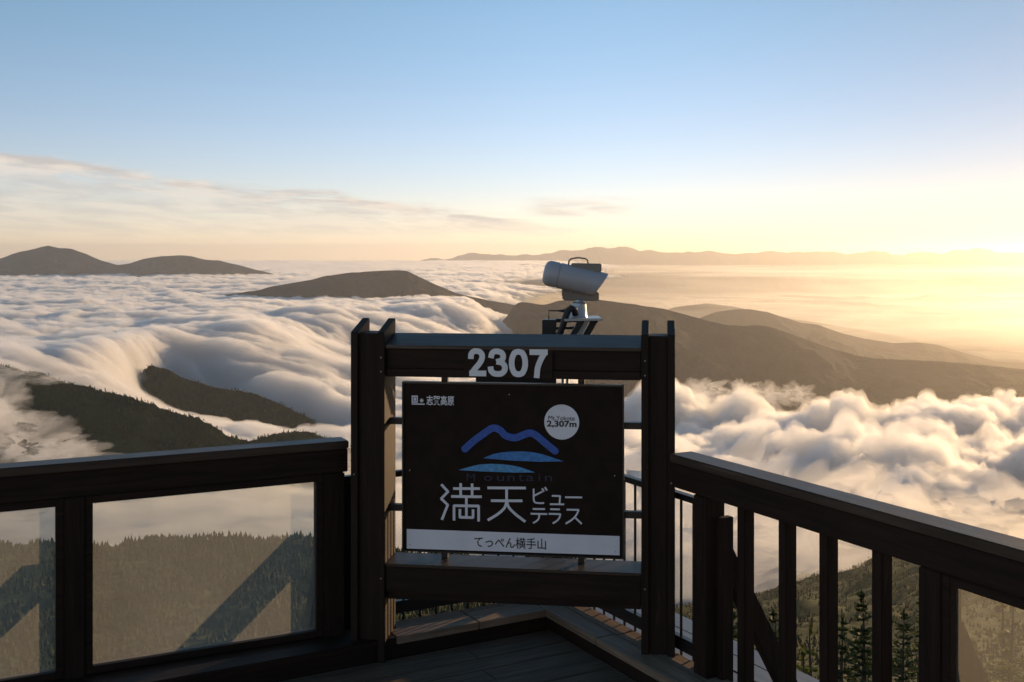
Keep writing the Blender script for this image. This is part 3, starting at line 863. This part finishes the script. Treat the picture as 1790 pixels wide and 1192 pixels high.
# 2307 on the top beam
nx = [FR.t(v, 0.02) for v in (819, 857, 890, 923, 959)]
nz0, nz1 = FR.z(890, 658, 0.014), FR.z(890, 610, 0.014)
spans = [(820, 851), (855, 888), (891, 922), (926, 957)]
NUM = {'2': [[(0.11,0.66),(0.13,0.80),(0.27,0.90),(0.45,0.91),(0.62,0.88),(0.74,0.77),(0.72,0.62),(0.58,0.45),(0.36,0.28),(0.16,0.10)], [(0.08,0.10),(0.92,0.10)]],
       '3': [[(0.11,0.70),(0.16,0.83),(0.30,0.905),(0.50,0.905),(0.68,0.85),(0.75,0.73),(0.68,0.60),(0.45,0.535)], [(0.45,0.535),(0.68,0.50),(0.83,0.38),(0.82,0.22),(0.66,0.11),(0.45,0.09),(0.25,0.115),(0.12,0.21),(0.09,0.32)]],
       '0': [[(0.5,0.91),(0.28,0.86),(0.15,0.68),(0.12,0.5),(0.15,0.32),(0.28,0.14),(0.5,0.09),(0.72,0.14),(0.85,0.32),(0.88,0.5),(0.85,0.68),(0.72,0.86),(0.5,0.91)]],
       '7': [[(0.05,0.90),(0.96,0.90)], [(0.84,0.88),(0.62,0.62),(0.46,0.34),(0.40,0.0)]]}
for ch, (a, b) in zip('2307', spans):
    mb = MB(); xa, xb = FR.t(a, 0.014), FR.t(b, 0.014); hz = nz1-nz0
    ls = [curve(l, 5) if len(l) > 2 else l for l in NUM[ch]]
    strokes(mb, [[(xa+(xb-xa)*p[0], nz0+hz*p[1]) for p in l] for l in ls], hz*0.205, 0.0095, 0.0140)
    mb.build('numeral', M_num, frame)
mb = MB(); mb.box(FR.t(812, 0.02), FR.t(966, 0.02), 0.0145, 0.0215, nz0-0.006, nz1+0.004); mb.build('number_backing', M_wood_x, frame)

# ------------------------------------------------------------------ the sign board
SY = 0.055                                   # its face lies a little behind the frame's front
sx0, sx1 = FR.t(706, SY), FR.t(1088, SY)
sz1 = FR.z(897, 673, SY); sz0 = FR.z(897, 967, SY)
sign = empty('terrace_sign', FR.P, FYAW)
tag(sign, 'dark brown sign board with blue mountain emblem and white lettering hung in the timber frame', 'sign')
mb = MB(); mb.box(sx0, sx1, SY, SY+0.028, sz0, sz1); board = mb.build('board', M_sign, sign, bevel=0.002)
mb = MB(); r_ = 0.007
mb.box(sx0-0.004, sx1+0.004, SY-0.008, SY+0.034, sz1+0.0005, sz1+r_); mb.box(sx0-0.004, sx1+0.004, SY-0.008, SY+0.034, sz0-r_, sz0-0.0005)
mb.box(sx0-r_, sx0-0.0005, SY-0.0075, SY+0.0335, sz0-r_, sz1+r_); mb.box(sx1+0.0005, sx1+r_, SY-0.0075, SY+0.0335, sz0-r_, sz1+r_)
mb.build('board_rim', M_black, sign)
for zc in (FR.z(690, 735, 0.1), FR.z(690, 886, 0.1)):
    mb = MB(); mb.box(xl1-0.001, xr0+0.001, SY+0.030, SY+0.062, zc-0.014, zc+0.014); mb.build('support_bar', M_black, sign, bevel=0.002)
for xc in (FR.t(777, 0.12), FR.t(1016, 0.12)):
    mb = MB(); mb.box(xc-0.014, xc+0.014, SY+0.064, SY+0.090, 0.4215, 1.2165); mb.build('support_bar', M_black, sign, bevel=0.002)
# second-zoom pixel -> board coordinates (the close view of the sign, 1527 px wide over photo columns 690..1100)
QX0, QX1, QZT, QZB = 52.0, 1484.0, 48.0, 1140.0
def sq(x, y):
    sl = (x-QX0)/(QX1-QX0)
    top = 38 + 26*sl; bot = 1117 + 48*sl            # the board's edges fall a little to the right in the close view
    return (sx0 + (sx1-sx0)*sl, sz1 - (sz1-sz0)*(y-top)/(bot-top))
def sqs(lines): return [[sq(*p) for p in l] for l in lines]
FY0, FY1 = SY-0.0020, SY-0.0005
unit = (sx1-sx0)/(QX1-QX0)
# white strip along the foot
c = [sq(72, 985), sq(1466, 1028), sq(1466, 1152), sq(72, 1112)]
mb = MB(); mb.poly([(p[0], FY0+0.0005, p[1]) for p in c]+[(p[0], FY1, p[1]) for p in c], [(0, 1, 2, 3), (7, 6, 5, 4), (0, 4, 5, 1), (1, 5, 6, 2), (2, 6, 7, 3), (3, 7, 4, 0)])
mb.build('white_strip', M_white, sign)
a, b = sq(522, 1095), sq(992, 1045)
fit_text('strip_lettering', 'てっぺん横手山', M_ink, sign, a[0], b[0], a[1]-0.004, b[1], FY0-0.001, bold=0.0006, extrude=0.0003)
# large lettering
mb = MB()
big = [[(305,697),(348,742),(303,787),(346,828),(308,922)],
       [(385,722),(556,722)], [(432,690),(432,772)], [(508,692),(508,772)], [(372,773),(568,775)],
       [(470,776),(470,908)], [(388,926),(388,833),(551,835),(551,932)], [(427,858),(427,908),(514,910),(514,860)]]
big += [[(612,717),(858,718)], [(635,800),(836,801)], [(735,718),(735,808)] , curve([(735,806),(722,845),(680,885),(614,925)]), curve([(737,806),(752,845),(795,888),(856,934)])]
strokes(mb, sqs(big), 17*unit, FY0, FY1)
small = [[(912,724),(912,790)], curve([(912,788),(918,808),(940,815),(978,815)]), [(914,768),(966,742)], [(968,722),(978,740)], [(986,714),(998,732)],
         [(1032,768),(1084,769),(1080,820)], [(1020,822),(1108,823)], [(1118,777),(1224,778)],
         [(908,853),(984,854)], [(894,884),(998,886)], curve([(948,886),(946,912),(932,930),(910,943)]),
         [(1022,854),(1080,855)], [(1012,884),(1086,886)], curve([(1086,886),(1078,912),(1062,930),(1038,945)]),
         [(1128,857),(1204,858)], curve([(1204,858),(1188,892),(1160,922),(1122,946)]), [(1176,902),(1222,947)]]
strokes(mb, sqs(small), 11*unit, FY0, FY1)
mb.build('lettering', M_white, sign)
# emblem: one mountain line and two lenses of cloud
mb = MB()
strokes(mb, sqs([curve([(460,465),(520,412),(590,362),(645,330),(690,342),(730,378),(790,392),(850,372),(890,362),(930,378),(990,428),(1052,478)], 8)]), 46*unit, FY0, FY1, caps=True)
mb.build('mountain_emblem', M_blue1, sign)
def lens(pts, mat):
    mb = MB(); p = [sq(*q) for q in pts]; n = len(p)
    mb.poly([(q[0], FY0, q[1]) for q in p] + [(q[0], FY1, q[1]) for q in p], [tuple(range(n)), tuple(range(2*n-1, n-1, -1))] + [(i, n+i, n+(i+1) % n, (i+1) % n) for i in range(n)])
    mb.build('cloud_emblem', mat, sign)
lens(curve([(582,525),(650,498),(740,484),(860,482),(960,497),(1040,522),(1106,545)], 6) + [(960,548),(760,540)], M_blue2)
lens(curve([(418,602),(480,584),(560,566),(660,562),(760,570),(840,588),(920,617)], 6) + [(780,618),(560,610)], M_blue3)
for ch, x0, x1, yt in (('M', 472, 527, 626), ('o', 588, 640, 639), ('u', 672, 719, 640), ('n', 742, 788, 639), ('t', 812, 846, 630), ('a', 862, 914, 639), ('i', 944, 955, 626), ('n', 986, 1032, 639)):
    a, b = sq(x0, 672), sq(x1, yt)
    fit_text('letter', ch, M_dim, sign, a[0], b[0], a[1], b[1], FY0, extrude=0.0003)
# round white badge
cxy = sq(1094, 291); rad = 113*unit
mb = MB(); pts = [(cxy[0]+rad*math.cos(k*math.pi/32), cxy[1]+rad*math.sin(k*math.pi/32)) for k in range(64)]
mb.prism(pts, FY0+0.0004, FY1+0.0002, 'y'); mb.build('badge', M_white, sign)
a, b = sq(1008, 278), sq(1178, 252)
fit_text('badge_lettering', 'Mt.Yokote', M_ink, sign, a[0], b[0], a[1], b[1], FY0-0.0006, extrude=0.0003)
a, b = sq(998, 326), sq(1190, 284)
fit_text('badge_lettering', '2,307m', M_ink, sign, a[0], b[0], a[1], b[1], FY0-0.0006, extrude=0.0003, bold=0.003)
# small mark top left
mb = MB()
for (x0, y0, x1, y1) in ((105,118,146,126),(105,156,146,164),(105,127,113,155),(138,127,146,155),(118,130,134,152)):
    p, q = sq(x0, y1), sq(x1, y0); mb.box(p[0], q[0], FY0, FY1, p[1], q[1])
p, q = sq(105, 176), sq(192, 170); mb.box(p[0], q[0], FY0, FY1, p[1], q[1])
for k in range(4):
    an = k*math.pi/4; c0 = (172, 150)
    strokes(mb, sqs([[(c0[0]-13*math.cos(an), c0[1]-13*math.sin(an)), (c0[0]+13*math.cos(an), c0[1]+13*math.sin(an))]]), 4*unit, FY0-0.0002*k, FY1)
mb.build('corner_mark', M_white, sign)
a, b = sq(204, 180), sq(388, 120)
fit_text('corner_lettering', '志賀高原', M_white, sign, a[0], b[0], a[1], b[1], FY0, extrude=0.0003, bold=0.0016)
for x_, y_ in ((752, 112), (92, 602), (1434, 637), (95, 1086), (1440, 1128)):
    mb = MB(); p = sq(x_, y_); mb.tube([(p[0], FY1, p[1]), (p[0], FY0-0.002, p[1])], 0.0024, 8); mb.build('screw', M_steel, sign)
# bolt heads on the frame
for x_, z_ in ((xr0+0.015, 1.30), (xr0+0.015, 1.24), (xr0+0.015, 0.36), (xl1-0.015, 1.30), (xl1-0.015, 1.24), (xl1-0.015, 0.36), (xr1-0.015, 0.80), (xl0+0.015, 0.80)):
    mb = MB(); mb.tube([(x_, 0.001, z_), (x_, -0.003, z_)], 0.0042, 6); mb.build('bolt', M_lampd, frame)

# ------------------------------------------------------------------ floodlight on its bracket behind the frame
LY = 5.75
def lp(x, y, dy=0.0):
    """close-view pixel of the lamp (900..1120 photo columns over 1457 px) to a point near depth LY"""
    Y = LY + dy
    return at(900 + x/6.623, 420 + y/6.623, Y)
lamp = empty('floodlight', at(1000, 590, LY))
tag(lamp, 'white barrel shaped floodlight on a steel bracket above the sign frame', 'floodlight')
def off(o): o.location = -lamp.location + Vector((0, 0, 0)); return o
# barrel: axis tilted down to the right, back end bulging, mouth cut on a slant
A, B = lp(392, 380), lp(1000, 515)
ax = (B-A).normalized(); R0 = (lp(440, 225)-lp(352, 510)).length/2*0.995
upv = Vector((-ax.z, 0, ax.x)); sidev = ax.cross(upv)
prof = [(-0.030, 0.20), (-0.028, 0.55), (-0.020, 0.82), (-0.008, 0.95), (0.004, 1.0), (0.050, 1.0), (0.0505, 0.955), (0.058, 0.955), (0.0585, 1.0), (0.14, 1.0), (0.24, 0.985), (0.30, 0.97)]
L_ = (B-A).length
me_b = MB(); NR = 40; rings = []
for k_, (a, r) in enumerate(prof):
    ring = []
    for i in range(NR):
        th = 2*math.pi*i/NR
        s = a/0.30*L_
        if a >= 0.30: s += 0.028*math.cos(th) - 0.004
        if a == 0.24: s += 0.02*math.cos(th)
        ring.append(me_b.bm.verts.new(A + ax*s + (upv*math.cos(th) + sidev*math.sin(th))*R0*r))
    rings.append(ring)
inner = [me_b.bm.verts.new(v.co + (A + ax*L_*0.6 - v.co)*0.0 + ax*(-0.004) - (v.co - (A + ax*((v.co-A).dot(ax)))).normalized()*0.006) for v in rings[-1]]
rings.append(inner)
deep = [me_b.bm.verts.new(A + ax*(L_*0.72) + (upv*math.cos(2*math.pi*i/NR) + sidev*math.sin(2*math.pi*i/NR))*R0*0.90) for i in range(NR)]
rings.append(deep)
for r0, r1 in zip(rings[:-1], rings[1:]):
    for i in range(NR): me_b.bm.faces.new((r0[i], r0[(i+1) % NR], r1[(i+1) % NR], r1[i]))
me_b.bm.faces.new(rings[0][::-1]); me_b.bm.faces.new(rings[-1])
barrel = off(me_b.build('housing', M_lamp, lamp, smooth=True))
es_ = barrel.modifiers.new('edge_split', 'EDGE_SPLIT'); es_.split_angle = R(35)
# handle and control box on top
mb = MB(); mb.tube(curve3 if False else [lp(622, 285), lp(626, 240), lp(650, 215), lp(735, 200), lp(815, 212), lp(842, 232), lp(848, 285)], 0.0045, 8)
off(mb.build('handle', M_lampd, lamp, smooth=True))
mb = MB(); P0, P1 = lp(650, 272, 0.02), lp(996, 282, 0.02)
mb.bar(lp(655, 312, 0.03), lp(994, 318, 0.03), 0.11, 0.045); off(mb.build('control_box', M_lampd, lamp, bevel=0.004))
# yoke under the barrel
mb = MB(); mb.bar(lp(552, 640, 0.045), lp(968, 648, 0.045), 0.07, 0.048); mb.bar(lp(545, 590, 0.05), lp(640, 592, 0.05), 0.06, 0.06); off(mb.build('yoke', M_lampd, lamp, bevel=0.006))
# tapered pedestal
mb = MB(); mb.tube([lp(742, 690), lp(742, 712), lp(742, 730), lp(735, 800), lp(728, 860), lp(728, 905)], [0.022, 0.025, 0.038, 0.045, 0.049, 0.056], 24); pd = off(mb.build('pedestal', M_steel, lamp, smooth=True))
pd.modifiers.new('edge_split', 'EDGE_SPLIT').split_angle = R(40)
mb = MB(); mb.bar(lp(560, 908), lp(990, 900), 0.24, 0.012); off(mb.build('base_plate', M_steel, lamp, bevel=0.002))
# bracket: leaning arms with a square post at the left
for (xa, ya, xb, yb, mat, wd, dy) in ((780, 915, 560, 1290, M_black, 0.030, -0.07), (835, 918, 650, 1290, M_steel, 0.024, -0.02), (930, 912, 712, 1290, M_black, 0.034, 0.06)):
    mb = MB(); mb.bar(lp(xa, ya, dy), lp(xb, yb, dy), 0.03, wd, up=(0, 0, 1)); off(mb.build('bracket_arm', mat, lamp, bevel=0.002))
mb = MB(); mb.bar(lp(395, 915, 0.03), lp(395, 3560, 0.03), 0.075, 0.075, up=(0, 1, 0)); off(mb.build('bracket_post', M_black, lamp, bevel=0.003))
mb = MB(); mb.bar(lp(345, 930, 0.08), lp(960, 922, 0.08), 0.03, 0.02); mb.bar(lp(420, 1020, 0.05), lp(800, 1010, 0.05), 0.02, 0.014); off(mb.build('bracket_rail', M_black, lamp))
# black cable loop and the thin aerial rod
mb = MB(); mb.tube([lp(700, 860, -0.06), lp(690, 800, -0.07), lp(655, 785, -0.08), lp(615, 815, -0.08), lp(585, 890, -0.08), lp(560, 980, -0.08), lp(530, 1060, -0.07), lp(490, 1130, -0.06), lp(450, 1300, -0.05)], 0.017, 12)
off(mb.build('cable', M_rub, lamp, smooth=True))
mb = MB(); mb.tube([lp(392, 915), lp(392, 815), lp(580, 815)], 0.0035, 6); mb.tube([lp(510, 815), lp(580, 815)], [0.004, 0.011], 8); off(mb.build('aerial_rod', M_black, lamp))
# junction plate and pipes below, seen under the top beam
mb = MB(); a_, b_ = at(832, 640, LY+0.02), at(972, 676, LY+0.02)
mb.box(a_.x, b_.x, LY-0.02, LY+0.06, b_.z, a_.z); off(mb.build('mount_plate', M_black, lamp, bevel=0.003))
mb = MB()
for px_ in (962, 984, 992):
    p_ = at(px_, 630, LY+0.1); mb.tube([p_, (p_.x, p_.y, -0.3)], 0.008, 8)
off(mb.build('conduit', M_steel, lamp, smooth=True))
# bottom cabinet behind the sign
a_, b_ = at(918, 962, LY-0.1), at(1003, 1040, LY-0.1)
cab = empty('cable_box', ((a_.x+b_.x)/2, LY, b_.z))
tag(cab, 'reddish brown box low behind the foot of the sign', 'box')
w_ = (b_.x-a_.x)/2; h_ = a_.z-b_.z
mb = MB(); mb.box(-w_, w_, -0.1, 0.1, -0.35, h_-0.012); mb.build('body', plain('reddish brown enamel', (0.22, 0.12, 0.085), 0.5), cab, bevel=0.004)
mb = MB(); mb.box(-w_-0.006, w_+0.006, -0.107, 0.107, h_-0.011, h_+0.004); mb.build('lid', plain('pale brown enamel lid', (0.30, 0.20, 0.15), 0.5), cab, bevel=0.003)


# ================================================================== trees
def conifer_meshes(seed, h, wid, whorls, sparse=0.0, bare_top=0.0):
    """a fir: tapered trunk with limbs, and a crown of many small needle sprays along drooping branches"""
    rnd = random.Random(seed)
    tb = MB()
    tb.tube([(0, 0, -0.4), (0.02*h*rnd.uniform(-1, 1), 0.02*h*rnd.uniform(-1, 1), h*0.5), (0.015*h*rnd.uniform(-1, 1), 0, h)], [0.022*h+0.02, 0.013*h+0.01, 0.004], 7)
    fv, fq = [], []
    def spray(p, d, s):
        d = d.normalized(); side = d.cross(Vector((0, 0, 1)))
        if side.length < 1e-3: side = Vector((1, 0, 0))
        side.normalize(); up = side.cross(d)
        roll = rnd.uniform(-0.9, 0.9); sd = side*math.cos(roll) + up*math.sin(roll)
        i = len(fv)
        fv.extend([p - d*s*0.3, p + sd*s*0.34 + d*s*0.25, p + d*s, p - sd*s*0.34 + d*s*0.25]); fq.append((i, i+1, i+2, i+3))
    for k in range(whorls):
        f = k/(whorls-1)
        z = h*min(0.985, 0.06 + 0.92*f + rnd.uniform(-0.35, 0.35)/whorls)
        L = wid*(1-f)**0.8*rnd.uniform(0.75, 1.15) + 0.05*wid
        nb = rnd.randint(4, 7) if f < 0.9 else 3
        a0 = rnd.uniform(0, 6.28)
        for j in range(nb):
            if rnd.random() < 0.05 + sparse + (bare_top if f > 0.7 else 0):
                if rnd.random() < 0.5:
                    an = a0 + j*6.28/nb; tb.tube([(0, 0, z), (math.cos(an)*L*0.5, math.sin(an)*L*0.5, z+0.02*h)], [0.006, 0.002], 4)
                continue
            an = a0 + j*6.283/nb + rnd.uniform(-0.35, 0.35); l = L*rnd.uniform(0.42, 1.25)
            tip = Vector((math.cos(an)*l, math.sin(an)*l, z + l*rnd.uniform(-0.28, 0.12) + 0.15*l*f))
            root_ = Vector((0, 0, z))
            tb.tube([root_, root_.lerp(tip, 0.55) + Vector((0, 0, -0.04*l)), tip], [0.012, 0.007, 0.002], 4)
            ns = max(5, int(l/(0.045*(h/3)**0.5)))
            for q in range(ns):
                t = 0.12 + 0.9*q/ns
                p = root_.lerp(tip, t) + Vector((rnd.uniform(-1, 1), rnd.uniform(-1, 1), rnd.uniform(-0.6, 0.8)))*0.05*l
                dd = (tip-root_).normalized()
                for s_ in (-1, 1):
                    dv = dd + dd.cross(Vector((0, 0, 1)))*s_*rnd.uniform(0.4, 1.1) + Vector((0, 0, rnd.uniform(0.0, 0.75)))
                    spray(p, dv, rnd.uniform(0.055, 0.10)*(h/3)**0.5*(1.15-0.5*t))
    for q in range(12): spray(Vector((0, 0, h*(0.95+0.05*q/12))), Vector((rnd.uniform(-.5, .5), rnd.uniform(-.5, .5), 1)), 0.07*(h/3)**0.5)
    return tb, fv, fq
def conifer(seed, h, wid, whorls, mat, label=None, group=None, **kw):
    root = empty('fir_tree')
    tag(root, label, 'tree', group)
    tb, fv, fq = conifer_meshes(seed, h, wid, whorls, **kw)
    tb.build('trunk', M_bark, root)
    link('crown', raw_mesh('crown', np.array([tuple(v) for v in fv]), np.array(fq)), mat, root)
    return root
def place(o, px, Y, top, h):
    """stand a tree at depth Y, scaled so that its top shows where the photo has it"""
    X = (px-CX)*Y/F
    zb = float(slope_z(np.array([X]), np.array([Y]))[0]); zt = EYE - (top-HY)*Y/F
    o.location = (X, Y, zb-0.1); s = (zt-zb+0.1)/h; w = min(max(s, 0.5), 1.4)
    o.scale = (w, w, s)
    return o
near = [ (1506,1036, 15.0, 3.4, 0.62, 26, M_needle, 'tallest dark fir rising behind the middle of the slatted railing', {}),
         (1473,1078, 14.2, 3.0, 0.55, 22, M_needle, 'shorter dark fir close beside the tallest fir', {'sparse': 0.15}),
         (1277,1062, 17.0, 3.2, 0.60, 20, M_needle, 'dark fir top just right of the first railing post', {}),
         (1352,1068, 18.5, 3.2, 0.60, 20, M_needle, 'dark fir top beside the diagonal brace', {}),
         (1418,1092, 13.0, 2.8, 0.42, 16, M_leaf_sunlit, 'thin ragged young fir between two slats', {'sparse': 0.5, 'bare_top': 0.3}),
         (1768,1046, 12.0, 3.0, 0.50, 20, M_leaf_sunlit, 'spindly half bare fir behind the glass pane at far right', {'sparse': 0.45, 'bare_top': 0.35}),
         (1700,1120, 11.0, 2.4, 0.66, 16, M_leaf_sunlit, 'yellow green bushy fir low behind the right glass pane', {}),
         (1760,1135, 9.5, 2.2, 0.60, 16, M_leaf_sunlit, 'yellow green bushy fir below the spindly bare fir', {'sparse': 0.15}),
         (1580,1066, 30.0, 4.0, 1.1, 24, M_needle, 'broad hazy fir standing between the last slat and the thick post', {'sparse': 0.1}),
         (1402,1140, 12.0, 2.2, 0.55, 14, M_leaf_sunlit, 'sunlit low fir at the foot of the thin ragged fir', {'sparse': 0.2})]
for i, (px_, top, Y_, h_, w_, n_, mat_, lab, kw) in enumerate(near):
    place(conifer(20+i, h_, w_*1.25, n_+3, mat_, lab, **kw), px_, Y_, top, h_)
# firs further down the right hand slope
protos = [conifer(60, 4.0, 0.95, 18, M_needle), conifer(61, 4.0, 0.8, 16, M_leaf_sunlit, sparse=0.1), conifer(62, 4.0, 1.1, 15, M_needle, sparse=0.15)]
GL = 'small green fir on the slope seen between the slats and posts of the right railing'
rnd = random.Random(5); cnt_ = 0
for i in range(26):
    px_ = rnd.uniform(1200, 1800); Y_ = rnd.uniform(26, 110)
    X_ = (px_-CX)*Y_/F; zb = float(slope_z(np.array([X_]), np.array([Y_]))[0])
    src = protos[i % 3]
    if i < 3: o = src
    else:
        o = src.copy(); COL.objects.link(o)
        for ch in src.children:
            c_ = ch.copy(); COL.objects.link(c_); c_.parent = o
    s = rnd.uniform(0.8, 1.5)
    o.location = (X_, Y_, zb-0.15); o.scale = (s, s, s*rnd.uniform(0.9, 1.25)); o.rotation_euler = (0, 0, rnd.uniform(0, 6.28))
    tag(o, GL, 'tree', 'firs on the slope beyond the right railing')

# the wood covering the spur below: one mass of small conifers
def forest(n, az0, az1, y0, y1, hmin, hmax, seed):
    g = np.random.default_rng(seed)
    u = g.random(n); Y = np.sqrt(y0**2 + u*(y1**2-y0**2)); a = R(az0) + g.random(n)*R(az1-az0); X = Y*np.tan(a)
    return wood_at(X, Y, slope_z(X, Y), hmin, hmax, g)
def wood_at(X, Y, Z, hmin, hmax, g):
    n = len(X); hgt = hmin + (hmax-hmin)*g.random(n)**2.2; hgt = hgt*(0.75 + 0.5*(fbm(X/40, Y/40, oct=2)+0.5))
    wd = hgt*g.uniform(0.20, 0.34, n) + 0.4
    K = 6; tiers = [(0.0, 0.95, 0.42), (0.28, 0.72, 0.70), (0.55, 0.46, 1.0)]
    V, T = [], []; base = 0
    for (zb, rr, zt) in tiers:
        ang = np.arange(K)*2*np.pi/K + g.random((n, 1))*6
        rad = wd[:, None]*rr*g.uniform(0.65, 1.2, (n, K))
        ring = np.stack([X[:, None]+np.cos(ang)*rad, Y[:, None]+np.sin(ang)*rad, Z[:, None]+hgt[:, None]*(zb + g.uniform(-.05, .05, (n, K)))-0.2], -1)
        tip = np.stack([X + g.normal(size=n)*0.04*wd, Y, Z + hgt*zt], -1)[:, None, :]
        v = np.concatenate([ring, tip], 1); V.append(v.reshape(-1, 3))
        i0 = base + np.arange(n)[:, None]*(K+1); k = np.arange(K)[None, :]
        T.append(np.stack([i0+k, i0+(k+1) % K, i0+K+0*k], -1).reshape(-1, 3)); base += n*(K+1)
    return np.concatenate(V), np.concatenate(T)
Va, Ta = forest(26000, -34, 6, 250, 800, 1.4, 4.6, 3)
Vb, Tb = forest(22000, 6, 36, 210, 1500, 1.0, 3.6, 4)
def hill_wood(o, n, hmin, hmax, seed, name_label):
    g = np.random.default_rng(seed)
    nv_ = len(o.data.vertices); co = np.empty(nv_*3, np.float32); o.data.vertices.foreach_get('co', co); co = co.reshape(-1, 3)
    pick = g.choice(nv_, n); p = co[pick] + g.normal(size=(n, 3))*np.array([4, 4, 0])
    V_, T_ = wood_at(p[:, 0], p[:, 1], p[:, 2], hmin, hmax, g)
    w_ = link('forest', raw_mesh('forest', V_, np.zeros((0, 4), int), T_), M_forest)
    tag(w_, name_label, 'forest', kind='stuff')
hill_wood(HILL_A, 30000, 2.5, 7.0, 41, 'wood covering the nearer left hill')
hill_wood(HILL_B, 8000, 3.0, 8.0, 42, 'wood on the dark spur between the flowing clouds')
fo = link('forest', raw_mesh('forest', np.concatenate([Va, Vb]), np.zeros((0, 4), int), np.concatenate([Ta, Tb+len(Va)])), M_forest)
tag(fo, 'dark wood of small conifers covering the spur below the terrace', 'forest', kind='stuff')


# ------------------------------------------------------------------ haze
mb = MB(); mb.box(-42000, 42000, -2500, 45000, GROUND_Z-60, 260)
haze = mb.build('haze', volume_mat('haze', 2.7e-5, (0.98, 0.95, 0.91), 0.66))
tag(haze, kind='stuff')
